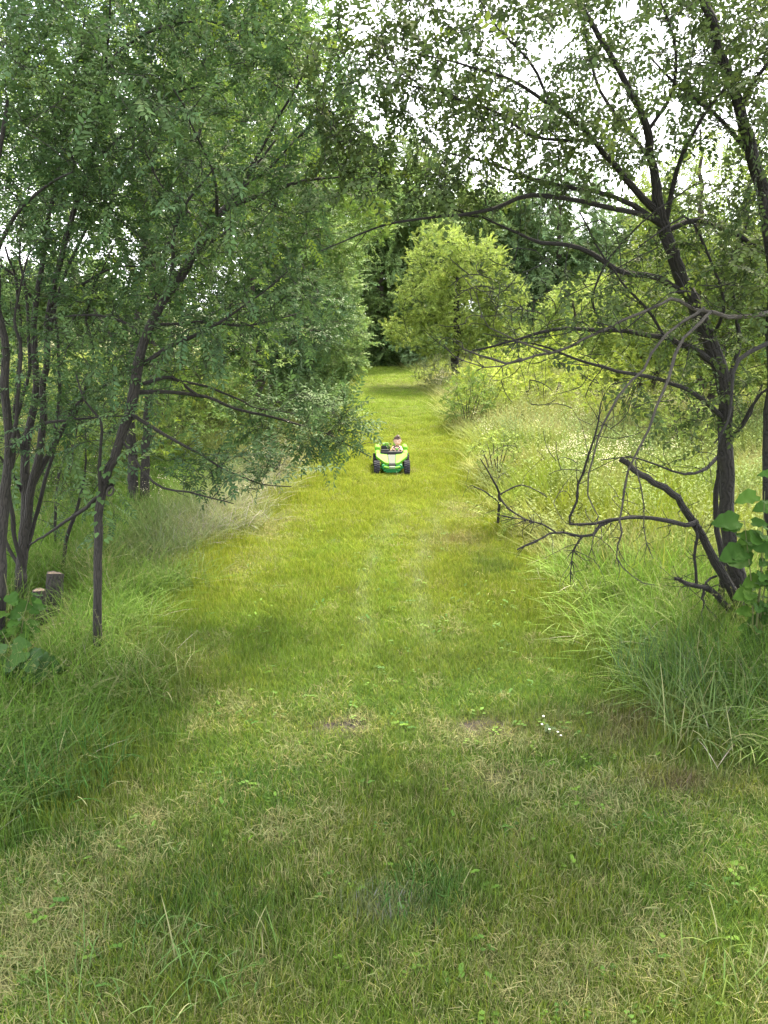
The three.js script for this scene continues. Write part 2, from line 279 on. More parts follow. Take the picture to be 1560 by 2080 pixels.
{
  const xs = [], zs = [];
  for (let x = -26; x <= 26.01; x += 0.25) xs.push(x); for (const x of [30, 36, 45, 60, 90, 140, 240, 420, 700]) { xs.push(x); xs.unshift(-x); }
  for (let z = 4; z >= -62.01; z -= 0.25) zs.push(z); for (const z of [-66, -72, -82, -100, -130, -180, -260, -420, -800]) zs.push(z); for (const z of [8, 20, 60, 200, 500]) zs.unshift(z);
  const p = [], c = [], uv = [], idx = [], thatch = C(0.075, 0.07, 0.03), field = C(0.12, 0.14, 0.035);
  for (const z of zs) for (const x of xs) {
    p.push(x, landY(x, z), z); uv.push(x / 1.7, z / 1.7);
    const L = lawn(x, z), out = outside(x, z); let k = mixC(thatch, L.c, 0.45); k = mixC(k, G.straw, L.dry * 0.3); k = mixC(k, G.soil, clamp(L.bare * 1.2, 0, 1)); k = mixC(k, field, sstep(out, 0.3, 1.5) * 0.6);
    c.push(k.r, k.g, k.b);
  }
  const w = xs.length; for (let j = 0; j < zs.length - 1; j++) for (let i = 0; i < w - 1; i++) { const q = j * w + i; idx.push(q, q + 1, q + w, q + 1, q + w + 1, q + w); }
  const g = new THREE.BufferGeometry(); g.setAttribute('position', new THREE.Float32BufferAttribute(p, 3)); g.setAttribute('color', new THREE.Float32BufferAttribute(c, 3)); g.setAttribute('uv', new THREE.Float32BufferAttribute(uv, 2)); g.setIndex(idx); g.computeVertexNormals();
  const map = dataTex(512, 512, (u, v) => { const a = per(u, v, 30, 34, 3), b = per(u, v, 70, 60, 2), s = Math.abs(per(u, v, 14, 90, 2)); const k = 0.72 + 0.2 * a + 0.16 * b + 0.25 * Math.pow(s, 2); return [k, k * 0.98, k * 0.93]; });
  const bump = dataTex(512, 512, (u, v) => { const k = 0.5 + 0.3 * per(u, v, 40, 44, 3); return [k, k, k]; }, false);
  const o = part('ground', g, new THREE.MeshStandardMaterial({ vertexColors: true, map, bumpMap: bump, bumpScale: 0.03, roughness: 1 }), scene);
  tag(o, 'flat grassy ground with a mown path between trees and meadow', 'ground', null, 'structure');
}

// ------------------------------------------------------------------ grass
function bladeClump(seed, n, radius, h, wid, bend, segs, tint) {
  const R = rngOf(seed), gb = new GB();
  for (let i = 0; i < n; i++) {
    const a = R() * 6.283, r = radius * Math.sqrt(R()), yaw = R() * 6.283, hh = h * (0.45 + 0.75 * R()), bd = bend * (0.05 + 1.9 * R() * R()), w = wid * (0.6 + 0.7 * R()), c = tint(R), dir = V(Math.cos(yaw), 0, Math.sin(yaw)), side = V(-dir.z, 0, dir.x), b = V(Math.cos(a) * r, -0.01, Math.sin(a) * r), tw = R() * 1.2 - 0.6;
    let prev = null, p = b.clone(), ang = 0.12 + 0.3 * R();
    for (let s = 0; s <= segs; s++) {
      const t = s / segs, ww = w * (s === segs ? 0 : 1 - 0.55 * t * t), sd = side.clone().applyAxisAngle(V(0, 1, 0), tw * t);
      const cur = s === segs ? [gb.v(p, c)] : [gb.v(p.clone().addScaledVector(sd, -ww / 2), c), gb.v(p.clone().addScaledVector(sd, ww / 2), c)];
      if (prev) { if (cur.length === 2) { gb.tri(prev[0], prev[1], cur[0]); gb.tri(prev[1], cur[1], cur[0]); } else gb.tri(prev[0], prev[1], cur[0]); }
      prev = cur; p = p.clone().addScaledVector(dir, Math.sin(ang) * hh / segs).add(V(0, Math.cos(ang) * hh / segs, 0)); ang += bd / segs;
    }
  }
  return gb.geo();
}
const fresh = (R) => { const k = 0.75 + 0.5 * R(); return R() < 0.06 ? C(1.9, 1.45, 3.2).multiplyScalar(0.8) : C(k * (0.9 + 0.25 * R()), k, k * 0.95); };
const freshOnly = (R) => { const k = 0.75 + 0.5 * R(); return C(k * (0.9 + 0.25 * R()), k, k * 0.95); };
function scatter(name, label, category, geo, mat, list) {          // list: [x, z, height scale, width scale, colour, lean]
  const m = new THREE.InstancedMesh(geo, mat, list.length), R = rngOf(list.length + 5), e = new THREE.Euler();
  list.forEach(([x, z, h, w, c, lean = 0.12, y = 0], i) => {
    e.set((R() - 0.5) * 2 * lean, R() * 6.283, (R() - 0.5) * 2 * lean); Q.setFromEuler(e);
    m.setMatrixAt(i, MAT.compose(V(x, landY(x, z) + y, z), Q, S3.set(w, h, w))); m.setColorAt(i, c);
  });
  m.name = numbered(name); m.castShadow = m.receiveShadow = true; scene.add(m); tag(m, label, category, null, 'stuff'); return m;
}
{
  const BARE = [[108, 1230, 0.5], [100, 1270, 0.45], [60, 1330, 0.4], [40, 1370, 0.35]].map(([x, y, q]) => { const g = gnd(x, y); return [g.x, g.z, q]; });
  const R = rngOf(401), mown = [], dryL = [], tallL = [], tallR = [], meadow = [], forb = [], white = [], cover = [];
  for (let d = 2.4; d < 58; d += 0.5) {
    const half = 0.56 * (d + 0.8) + 1.2, k = 1 / (1 + (d / 9) ** 1.5), sc = 1 + d * 0.035;
    const nLawn = 900 * k * 0.5 * 2 * half;
    for (let i = 0; i < nLawn; i++) {
      const x = (R() * 2 - 1) * half, z = -(d + R() * 0.5), o = outside(x, z); if (o > 0.7 * R() + 0.1) continue;
      const L = lawn(x, z); if (R() < L.bare * 0.92) continue;
      const isDry = R() < L.dry * 0.68, tall = L.tall * (1 + 1.4 * sstep(o, -0.5, 0.5)) * lerp(1, 0.8, sstep(d, 12, 30));
      const c = L.c.clone().multiplyScalar(0.6 + 0.8 * R()); if (R() < 0.12) c.lerp(G.yellow, 0.6);
      if (isDry) dryL.push([x, z, (0.5 + 0.6 * R()) * (0.7 + 0.3 * tall), sc * (0.9 + 0.4 * R()), mixC(G.straw, c, 0.45 * R()).multiplyScalar(0.7 + 0.5 * R()), 0.5]);
      else mown.push([x, z, tall * (0.6 + 0.6 * R()), sc * (0.85 + 0.4 * R()), c, 0.2]);
      if (R() < 0.012 && d < 12) cover.push([x, z, 0.8 + 0.5 * R(), 0.8 + 0.5 * R(), mixC(G.deep, G.bright, R() * 0.8), 0.3, 0.025]);
    }
    const nTall = 125 / (1 + (d / 12) ** 1.6) * 0.5 * 2 * half;
    for (let i = 0; i < nTall; i++) {
      const x = (R() * 2 - 1) * half, z = -(d + R() * 0.5), o = outside(x, z); if (o < 0.12 + 0.4 * R()) continue;
      const rise = sstep(o, 0.1, 1.7), n = fbm(x * 0.35, z * 0.35, 21), m = 0.75 + 0.5 * R(), wild = sstep(o + 0.6 * n, 0.6, 1.8) * sstep(d, 8.5, 11);
      const left = x < edgeX(LEFT, z); if (BARE.some(([bx, bz, br]) => (x - bx) ** 2 + (z - bz) ** 2 < br * br * (0.6 + 0.6 * R()))) continue;
      if (left && d < 17) {
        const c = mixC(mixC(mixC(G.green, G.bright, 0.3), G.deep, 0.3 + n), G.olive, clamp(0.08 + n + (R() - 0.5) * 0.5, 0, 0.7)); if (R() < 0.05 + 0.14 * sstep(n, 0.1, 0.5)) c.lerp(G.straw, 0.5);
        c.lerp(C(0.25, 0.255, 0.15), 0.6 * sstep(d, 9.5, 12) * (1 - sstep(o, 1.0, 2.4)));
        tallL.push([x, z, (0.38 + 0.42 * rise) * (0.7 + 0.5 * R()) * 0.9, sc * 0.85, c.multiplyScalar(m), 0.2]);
      } else if (!left && d < 10.5 && R() > wild) {
        const c = mixC(mixC(mixC(G.green, G.bright, 0.3), G.deep, 0.3 + n), G.olive, clamp(0.12 + n, 0, 0.7)); c.lerp(G.bright, 0.55 * sstep(d, 7.2, 9)); if (R() < 0.09) c.lerp(G.straw, 0.6);
        tallR.push([x, z, (0.32 + 0.6 * rise) * (0.75 + 0.5 * R()), sc, c.multiplyScalar(m), 0.18]);
      } else {
        const c = mixC(mixC(G.yellow, G.bright, 0.4 + n), C(0.27, 0.28, 0.13), clamp(0.38 + 1.3 * fbm(x * 0.25, z * 0.25, 31), 0, 0.8));
        meadow.push([x, z, (0.3 + 0.5 * rise) * (0.7 + 0.6 * R()), sc * 1.1, c.multiplyScalar(m), 0.22]);
        if (R() < (0.12 + 0.3 * sstep(n, 0.05, 0.35)) * rise) forb.push([x, z, (0.5 + 0.4 * rise) * (0.6 + 0.8 * R()), 0.9 + 0.5 * R(), mixC(C(0.17, 0.21, 0.05), C(0.10, 0.16, 0.04), 0.4 + n + (R() - 0.5) * 0.7).multiplyScalar(m), 0.15]);
      }
    }
    for (let i = 0; i < 130; i++) {          // small white flower heads in drifts
      const x = (R() * 2 - 1) * half, z = -(d + R() * 0.5), o = outside(x, z); if (o < 0.3 || d < 11) continue;
      if (fbm(x * 0.22, z * 0.22, 47) + (x > 0 ? 0.12 : 0.05) - Math.max(0, (d - 28) * 0.03) > 0.22 * R() + 0.30) white.push([x, z, 0.8 + 0.5 * R(), 1 + 0.5 * R(), C(1, 1, 1), 0.2]);
    }
  }
  const clump = bladeClump(1, 32, 0.09, 0.105, 0.0034, 1.3, 3, fresh), dry = bladeClump(2, 22, 0.10, 0.12, 0.0032, 2.3, 3, freshOnly), long = bladeClump(3, 26, 0.16, 0.70, 0.0060, 1.0, 5, fresh), mead = bladeClump(4, 18, 0.16, 0.85, 0.0075, 0.75, 4, freshOnly);
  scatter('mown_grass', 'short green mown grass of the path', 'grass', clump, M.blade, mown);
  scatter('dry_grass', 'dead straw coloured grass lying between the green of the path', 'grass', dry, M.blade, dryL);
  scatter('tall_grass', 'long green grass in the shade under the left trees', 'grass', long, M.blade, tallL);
  scatter('tall_grass', 'long arching green grass round the foot of the right trees', 'grass', long, M.blade, tallR);
  scatter('meadow_grass', 'pale yellow green meadow grass beyond the mown path', 'grass', mead, M.blade, meadow);
  const seeds = []; for (const [x, z, h, w, c] of [...tallL, ...tallR, ...meadow]) if (-z < 22 && R() < 0.10) seeds.push([x + 0.1 * R(), z, h * (1.1 + 0.35 * R()), 1, mixC(c, C(0.24, 0.22, 0.11), 0.6), 0.22]);
  const sd = (() => { const Q2 = rngOf(39), gb = new GB(), c = C(1, 1, 1); for (let s = 0; s < 3; s++) { let p = V((Q2() - 0.5) * 0.15, 0, (Q2() - 0.5) * 0.15), a = 0.1; const y = Q2() * 6.28, dx = Math.cos(y), dz = Math.sin(y); let prev = null; for (let i = 0; i <= 8; i++) { const q = [gb.v(V(p.x - 0.0014, p.y, p.z), c), gb.v(V(p.x + 0.0014, p.y, p.z), c)]; if (prev) { gb.tri(prev[0], prev[1], q[0]); gb.tri(prev[1], q[1], q[0]); } prev = q; if (i >= 5) for (let k = 0; k < 4; k++) { const e = Q2() * 6.28, d = V(Math.cos(e), 0.7, Math.sin(e)).normalize(); addLeaf(gb, p.clone(), d, V(-d.z, 0.2, d.x).normalize(), 0.045 * (1.3 - 0.1 * i), 0.006, c, 0, 0.2); } p = p.clone().add(V(dx * Math.sin(a), Math.cos(a), dz * Math.sin(a)).multiplyScalar(0.1)); a += 0.10; } } return gb.geo(); })();
  scatter('seeding_grass', 'grass stems with pale seed heads standing in the long grass', 'grass', sd, M.blade, seeds);
  const fg = (() => { const Q2 = rngOf(9), gb = new GB(); for (let s = 0; s < 4; s++) { const x = (Q2() - 0.5) * 0.2, z = (Q2() - 0.5) * 0.2, lx = (Q2() - 0.5) * 0.3, lz = (Q2() - 0.5) * 0.3; for (let i = 0; i < 13; i++) { const t = 0.15 + 0.85 * i / 12, a = i * 2.4 + s, b = V(x + lx * t, t * 0.95, z + lz * t), d = V(Math.cos(a), 0.5 + 0.5 * t, Math.sin(a)).normalize(), k = 0.8 + 0.4 * Q2(); addLeaf(gb, b, d, V(-d.x * 0.5, 1, -d.z * 0.5).normalize(), 0.12 * (1.15 - 0.6 * t), 0.024, C(k, k, k), 0.1, 0.3); } const c = C(0.8, 0.8, 0.8), a = gb.v(V(x - 0.005, 0, z), c), e = gb.v(V(x + 0.005, 0, z), c), f = gb.v(V(x + lx, 0.95, z + lz), c); gb.tri(a, e, f); } return gb.geo(); })();
  scatter('meadow_weeds', 'leafy yellow green weeds standing in the meadow grass', 'weeds', fg, M.leaf, forb);
  const wf = (() => { const Q2 = rngOf(19), gb = new GB(), st = C(0.10, 0.13, 0.04); for (let s = 0; s < 6; s++) { const x = (Q2() - 0.5) * 0.35, z = (Q2() - 0.5) * 0.35, h = 0.7 + 0.35 * Q2(), a = gb.v(V(x - 0.003, 0, z), st), e = gb.v(V(x + 0.003, 0, z), st), f = gb.v(V(x, h, z), st); gb.tri(a, e, f); for (let q = 0; q < 3; q++) { const cx = x + (Q2() - 0.5) * 0.09, cz = z + (Q2() - 0.5) * 0.09, hy = h + (Q2() - 0.5) * 0.08, r = 0.006 + 0.004 * Q2(), col = C(0.33, 0.32, 0.27), m = gb.v(V(cx, hy + 0.005, cz), C(0.6, 0.5, 0.2)), ring = []; for (let i = 0; i < 6; i++) ring.push(gb.v(V(cx + r * Math.cos(i * 1.047), hy - 0.002, cz + r * Math.sin(i * 1.047)), col)); for (let i = 0; i < 6; i++) gb.tri(m, ring[(i + 1) % 6], ring[i]); } } return gb.geo(); })();
  scatter('wildflowers', 'drifts of tiny white wildflowers among the meadow grass', 'wildflowers', wf, M.petal, white);
  const cv = (() => { const Q2 = rngOf(29), gb = new GB(); for (let s = 0; s < 9; s++) { const a = Q2() * 6.28, r = 0.06 * Math.sqrt(Q2()), k = 0.8 + 0.4 * Q2(), d = V(Math.cos(a), 0.35, Math.sin(a)).normalize(); addLeaf(gb, V(Math.cos(a) * r, 0.04 * Q2(), Math.sin(a) * r), d, V(-d.x * 0.3, 1, -d.z * 0.3).normalize(), 0.035, 0.026, C(k, k, k), 0.05, 0.2); } return gb.geo(); })();
  scatter('ground_cover', 'small round leaved weeds low in the mown grass', 'weeds', cv, M.leaf, cover);
  console.log('grass', mown.length, dryL.length, tallL.length, tallR.length, meadow.length, forb.length, white.length, cover.length);
}

// ------------------------------------------------------------------ the near trees on the left
const T = {
  blueGreen: toned(C(0.040, 0.080, 0.034), C(0.088, 0.148, 0.048), 0.9, C(0.17, 0.25, 0.04), 0.02),
  midGreen: toned(C(0.055, 0.105, 0.026), C(0.13, 0.20, 0.038), 0.8, C(0.2, 0.27, 0.04), 0.03),
  oval: toned(C(0.044, 0.075, 0.026), C(0.09, 0.128, 0.036), 0.9, C(0.2, 0.27, 0.05), 0.025),
  lime: toned(C(0.165, 0.23, 0.046), C(0.29, 0.365, 0.075), 0.6),
  limeDull: toned(C(0.125, 0.185, 0.034), C(0.23, 0.295, 0.055), 0.6),
  bright: toned(C(0.20, 0.265, 0.035), C(0.33, 0.40, 0.06), 0.6), bush: toned(C(0.085, 0.15, 0.03), C(0.16, 0.235, 0.045), 0.8),
  far: toned(C(0.10, 0.165, 0.055), C(0.19, 0.275, 0.08), 0.4),
  farDark: toned(C(0.10, 0.165, 0.07), C(0.17, 0.25, 0.095), 0.35),
};
const leafSetA = [oneLeaf(1, 0.075, 0.034, 0.08, 0.14, 0.05), oneLeaf(2, 0.068, 0.030, 0.10, 0.17, 0.05), oneLeaf(3, 0.082, 0.036, 0.065, 0.115, 0.045)];
const leafSetB = [oneLeaf(4, 0.075, 0.042, 0.07, 0.11, 0.035), oneLeaf(5, 0.068, 0.038, 0.09, 0.13, 0.04), oneLeaf(6, 0.08, 0.046, 0.055, 0.09, 0.03)];
const foot = (px, py, sink = 0.08) => { const p = gnd(px, py); p.y = landY(p.x, p.z) - sink; return p; };
{
  const t = new Tree(foot(199, 1345), 51), R = t.R;
  t.limb('trunk', [[199, 1372, 7.5, 40], [199, 1335, 7.55, 21], [199, 1200, 7.6, 17], [202, 1080, 7.65, 18], [208, 1000, 7.7, 18], [226, 940, 7.75, 18], [250, 870, 7.8, 20], [272, 800, 7.85, 22], [295, 700, 7.9, 18], [330, 610, 7.95, 17], [372, 560, 8.0, 16], [403, 510, 8.1, 16], [432, 450, 8.2, 13], [457, 425, 8.3, 12], [482, 380, 8.4, 9], [522, 333, 8.6, 5], [560, 280, 8.8, 3]], { sides: 12, step: 0.1 });
  for (const l of [
    [[345, 590, 7.95, 9], [350, 545, 7.8, 8], [353, 480, 7.6, 7], [378, 410, 7.5, 5], [432, 343, 7.4, 3]],
    [[457, 425, 8.3, 11], [540, 392, 8.4, 8], [620, 367, 8.5, 6], [695, 361, 8.7, 3]],
    [[290, 740, 7.9, 10], [345, 705, 7.8, 8], [430, 665, 7.7, 6], [505, 615, 7.7, 4], [585, 552, 7.7, 2]],
    [[280, 797, 7.85, 10], [340, 796, 8.0, 8], [410, 805, 8.3, 7], [480, 830, 8.6, 6], [570, 852, 8.9, 5], [660, 880, 9.2, 3], [755, 928, 9.5, 2]],
    [[400, 803, 8.2, 6], [350, 768, 8.1, 7], [290, 780, 7.9, 8]].reverse(),
    [[350, 770, 8.1, 6], [440, 792, 8.5, 5], [522, 828, 8.8, 3], [600, 840, 9.1, 2]],
    [[262, 838, 7.8, 8], [330, 880, 7.7, 7], [400, 920, 7.7, 5], [460, 955, 7.8, 4], [520, 983, 7.9, 3], [592, 987, 8.0, 2]],
    [[245, 890, 7.8, 6], [320, 985, 7.6, 5], [400, 1002, 7.5, 4], [472, 1025, 7.5, 2]],
    [[228, 985, 7.75, 10], [170, 1037, 7.9, 8], [120, 1068, 8.4, 6], [70, 1103, 9.0, 4], [50, 1120, 9.5, 3]],
    [[205, 1020, 7.7, 9], [203, 940, 7.65, 7], [206, 860, 7.6, 6], [180, 820, 7.6, 4], [150, 760, 7.7, 3]],
    [[420, 480, 8.15, 7], [395, 440, 8.4, 6], [330, 380, 8.7, 4], [290, 300, 8.9, 3]],
    [[300, 690, 7.9, 7], [240, 650, 8.1, 6], [160, 640, 8.3, 4], [90, 650, 8.6, 2]],
    [[310, 660, 7.9, 7], [420, 655, 8.1, 5], [520, 660, 8.4, 4], [610, 635, 8.7, 2]],
    [[440, 440, 8.2, 7], [440, 380, 8.0, 6], [400, 280, 7.7, 4], [350, 180, 7.4, 3]],
    [[500, 360, 8.5, 6], [560, 250, 8.5, 5], [610, 160, 8.5, 4], [640, 60, 8.5, 2]],
    [[470, 400, 8.4, 6], [560, 330, 8.2, 5], [640, 250, 8.0, 4], [720, 235, 7.9, 2]],
  ]) t.limb('branch', l, { sides: 7 });
  t.spurs(1, 110, 0.12, 0.6);
  t.grow(blob(R, 18, [410, 330, 300, 280], 7.0, 9.4), { as: 'branch', maxLen: 2.6, thick: 0.009, from: 0.5 });
  t.grow(blob(R, 720, [420, 290, 330, 330], 6.8, 10.2, 0.3, 0.12), { maxLen: 2.0, gap: 0.12 });
  t.grow(blob(R, 240, [420, 640, 270, 140], 7.2, 9.6, 0.3), { maxLen: 1.4, gap: 0.15 });
  t.grow(blob(R, 170, [600, 855, 150, 66], 8.5, 9.8, 0.2), { maxLen: 1.2, gap: 0.11 });
  t.grow(blob(R, 60, [680, 900, 85, 38], 8.9, 9.8, 0.2), { maxLen: 1.2, gap: 0.10 });
  t.grow(blob(R, 80, [460, 955, 140, 45], 7.4, 8.2, 0.2), { maxLen: 1.0, gap: 0.11 });
  t.grow(blob(R, 80, [220, 720, 190, 170], 7.4, 9.6, 0.2, 0.1), { maxLen: 1.6, gap: 0.15 });
  t.grow(blob(R, 45, [230, 800, 150, 150], 7.4, 8.4, 0.2), { maxLen: 1.0, leafy: false });
  t.grow(blob(R, 30, [200, 900, 120, 120], 7.4, 8.4, 0.2), { maxLen: 1.0, gap: 0.2 });
  t.grow(blob(R, 260, [430, -260, 380, 300], 6.6, 10.5, 0.2, 0.1), { maxLen: 3, gap: 0.2 });
  const o = t.build('tree', 'leaning dark trunked tree left of the path, its leafy bough reaching towards the toy car', null, { spray: sprayFine, tone: T.blueGreen, up: 0.7, leaves: 280, leafGeos: leafSetA });
  const k = at(224, 998, 7.69).sub(o.position), sc = part('branch_scar', tube([0, 1, 2, 3, 4, 5, 6, 7, 8, 9, 10].map((i) => V(0.03 * Math.cos(i * 0.628), 0.05 * Math.sin(i * 0.628), 0.0)), Array(11).fill(0.011), 6), M.barkGrey, o);
  sc.position.copy(k); sc.rotation.set(0, 0.5, -0.5);
  const R2 = rngOf(8), iv = new GB();
  for (let i = 0; i < 46; i++) { const y = 1110 - 190 * R2(), c = at(204 + (y < 1000 ? (1000 - y) * 0.3 : 0), y, 7.64).sub(o.position), a = R2() * 6.28, q = 0.7 + 0.6 * R2(), d = V(Math.cos(a), -0.3, Math.sin(a)).normalize(); addLeaf(iv, c.addScaledVector(d, 0.07), d, V(0, 1, 0.4).addScaledVector(d, -0.4 * d.z).normalize(), 0.075, 0.05, C(0.07 * q, 0.135 * q, 0.04 * q), 0.1, 0.3); }
  part('ivy', iv.geo(), M.leaf, o, 'stuff');
}
{
  const t = new Tree(foot(45, 1235), 52), R = t.R;
  t.limb('trunk', [[36, 1258, 9.0, 44], [44, 1195, 9.1, 27], [45, 1150, 9.15, 23], [50, 1050, 9.3, 21], [53, 950, 9.4, 18], [70, 800, 9.5, 14], [76, 620, 9.6, 11], [92, 480, 9.6, 9], [122, 320, 9.5, 7], [150, 170, 9.4, 4], [170, 30, 9.3, 3]], { sides: 11 });
  for (const l of [
    [[52, 1090, 9.3, 17], [64, 990, 9.2, 16], [84, 885, 9.2, 15], [90, 760, 9.2, 13], [102, 610, 9.3, 12], [135, 480, 9.4, 10], [188, 330, 9.4, 8], [216, 130, 9.3, 5], [225, 0, 9.2, 3]],
    [[66, 985, 9.2, 13], [88, 945, 9.3, 12], [122, 880, 9.4, 10], [165, 815, 9.5, 8], [240, 765, 9.6, 6], [285, 700, 9.7, 3]],
    [[52, 950, 9.4, 9], [30, 830, 9.2, 8], [40, 720, 9.1, 7], [36, 600, 9.0, 6], [15, 500, 8.9, 4]],
    [[88, 790, 9.2, 8], [100, 690, 9.4, 7], [130, 560, 9.6, 6], [200, 430, 9.8, 5], [270, 330, 10, 4], [340, 120, 10, 2]],
    [[100, 620, 9.3, 7], [150, 590, 9.0, 6], [230, 545, 8.8, 4], [300, 540, 8.7, 2]],
    [[76, 620, 9.6, 7], [30, 560, 9.4, 6], [-30, 520, 9.2, 4]],
    [[110, 590, 9.3, 7], [150, 420, 9.0, 6], [140, 300, 8.7, 5], [90, 200, 8.5, 3]],
    [[190, 325, 9.4, 7], [270, 260, 9.2, 6], [350, 190, 9.0, 4], [450, 170, 8.8, 2]],
    [[200, 250, 9.35, 6], [220, 140, 9.0, 6], [290, 70, 8.7, 5], [400, 45, 8.5, 4], [520, 70, 8.4, 2]],
    [[48, 1160, 9.15, 9], [24, 1050, 9.0, 9], [26, 900, 8.9, 8], [52, 780, 8.8, 7], [58, 640, 8.8, 6], [40, 500, 8.8, 4], [60, 360, 8.8, 2]],
    [[52, 1130, 9.2, 8], [84, 1010, 9.5, 8], [112, 880, 9.7, 7], [120, 740, 9.8, 6], [112, 600, 9.9, 5], [150, 450, 10, 3]],
    [[50, 1180, 9.1, 8], [8, 1080, 9.4, 7], [-12, 900, 9.5, 6], [4, 760, 9.6, 5], [-4, 560, 9.6, 3]],
    [[150, 850, 9.45, 6], [190, 740, 9.4, 5], [180, 620, 9.3, 4], [230, 500, 9.3, 2]],
    [[45, 1000, 9.35, 7], [10, 940, 9.1, 5], [-40, 900, 8.9, 3]],
    [[85, 860, 9.2, 6], [160, 850, 8.9, 5], [250, 845, 8.7, 3]],
  ]) t.limb('branch', l, { sides: 8 });
  t.spurs(1, 120, 0.15, 0.7);
  t.grow(blob(R, 14, [160, 250, 260, 260], 8.0, 10.6), { as: 'branch', maxLen: 2.6, thick: 0.009, from: 0.5 });
  t.grow(blob(R, 780, [150, 260, 300, 360], 7.9, 11.5, 0.3, 0.1), { maxLen: 2.0, gap: 0.12 });
  t.grow(blob(R, 130, [300, 40, 330, 90], 7.8, 10.0, 0.2), { maxLen: 2.2, gap: 0.13 });
  t.grow(blob(R, 200, [130, 680, 230, 220], 8.4, 11, 0.2, 0.2), { maxLen: 1.3, gap: 0.15 });
  t.grow(blob(R, 70, [120, 900, 170, 150], 8.6, 10.2, 0.2), { maxLen: 1.2, least: 0.2, leafy: false });
  t.grow(blob(R, 70, [120, 930, 190, 170], 8.8, 10.8, 0.2, 0.1), { maxLen: 1.4, gap: 0.17 });
  t.grow(blob(R, 260, [120, -260, 380, 300], 7.6, 11.5, 0.2, 0.1), { maxLen: 3, gap: 0.2 });
  t.build('tree', 'many stemmed tree at the left edge behind the cut stump', null, { spray: sprayFine, tone: T.blueGreen, up: 0.7, leaves: 120, leafGeos: leafSetA });
}
{
  const t = new Tree(foot(-8, 1345), 53), R = t.R;
  t.limb('trunk', [[-8, 1360, 7.5, 30], [2, 1200, 7.6, 24], [6, 1050, 7.7, 22], [16, 900, 7.8, 18], [14, 760, 7.8, 15], [-4, 600, 7.8, 13], [-10, 400, 7.7, 10], [10, 200, 7.6, 6]], { sides: 10 });
  t.limb('branch', [[12, 950, 7.8, 10], [34, 840, 7.7, 8], [40, 720, 7.7, 7], [28, 640, 7.7, 5], [60, 520, 7.6, 3]], { sides: 7 });
  t.limb('branch', [[-8, 520, 7.7, 8], [30, 440, 7.5, 7], [90, 380, 7.3, 5], [150, 350, 7.1, 3]], { sides: 7 });
  t.grow(blob(R, 230, [10, 330, 190, 330], 6.9, 8.6, 0.2, 0.1), { maxLen: 1.8, gap: 0.14 });
  t.grow(blob(R, 40, [20, 850, 90, 150], 7.3, 8.3, 0.2, 0.1), { maxLen: 1.0, gap: 0.2 });
  t.build('tree', 'dark trunk at the very left edge of the picture beside the big leaved plant', null, { spray: sprayFine, tone: T.blueGreen, up: 0.7 });
}
for (const [label, seed, list] of [
  ['thin bare sapling with a knobbly fork just behind the stump', 61, [[128, 1165, 10.2, 9], [134, 1100, 10.2, 8], [142, 1075, 10.2, 8], [165, 1010, 10.3, 6], [175, 930, 10.4, 4], [170, 860, 10.5, 2]]],
  ['thin upright sapling between the stump and the many stemmed tree', 62, [[112, 1140, 10.9, 7], [113, 1040, 10.9, 6], [122, 960, 11, 5], [150, 860, 11, 4], [155, 780, 11, 2]]],
]) {
  const [x, y] = list[0], b = foot(x, y + 15), t = new Tree(b, seed), R = t.R;
  t.limb('trunk', list, { sides: 7 });
  t.grow(blob(R, 26, [150, 920, 90, 130], 9.8, 11.2, 0.2), { maxLen: 1.3, gap: 0.22, thick: 0.008 });
  t.build('sapling', label, null, { spray: sprayFine, tone: T.midGreen, up: 0.7, bark: M.bark });
}
{
  const t = new Tree(foot(281, 1040), 54), R = t.R;
  t.limb('trunk', [[272, 1050, 13.6, 28], [272, 1020, 13.7, 23], [269, 950, 13.8, 21], [266, 850, 13.9, 19], [270, 740, 14, 17], [284, 600, 14, 14], [300, 400, 14, 10], [330, 220, 14, 6], [360, 60, 14, 4]], { sides: 10 });
  t.limb('trunk', [[292, 1045, 13.7, 26], [292, 1015, 13.8, 20], [297, 900, 13.9, 18], [300, 820, 14, 16], [308, 700, 14.1, 14], [335, 520, 14.2, 11], [390, 330, 14.3, 7], [440, 160, 14.4, 4]], { sides: 10 });
  for (const l of [[[300, 780, 14, 8], [360, 690, 13.8, 6], [430, 640, 13.6, 4], [500, 600, 13.4, 2]], [[268, 760, 14, 8], [210, 660, 14.2, 6], [150, 560, 14.4, 4]], [[320, 590, 14.1, 8], [420, 500, 14, 6], [500, 440, 14, 4]], [[285, 590, 14, 8], [230, 450, 14.4, 6], [180, 330, 14.6, 4]]]) t.limb('branch', l, { sides: 7 });
  t.grow(blob(R, 24, [340, 330, 300, 300], 12.4, 16), { as: 'branch', maxLen: 3.6, thick: 0.009, from: 0.5, gap: 0.3 });
  t.grow(blob(R, 950, [340, 300, 350, 350], 12, 17.5, 0.3, 0.05), { maxLen: 3, gap: 0.16 });
  t.grow(blob(R, 170, [280, 820, 230, 110], 13, 16, 0.2, 0.1), { maxLen: 2.4, gap: 0.2 });
  t.grow(blob(R, 220, [400, 690, 220, 110], 12.6, 15.5, 0.2, 0.1), { maxLen: 2, gap: 0.18 });
  t.build('tree', 'twin trunked tree in the left thicket behind the leaning tree', null, { spray: sprayMid, tone: T.midGreen, size: 0.62, up: 0.65 });
}

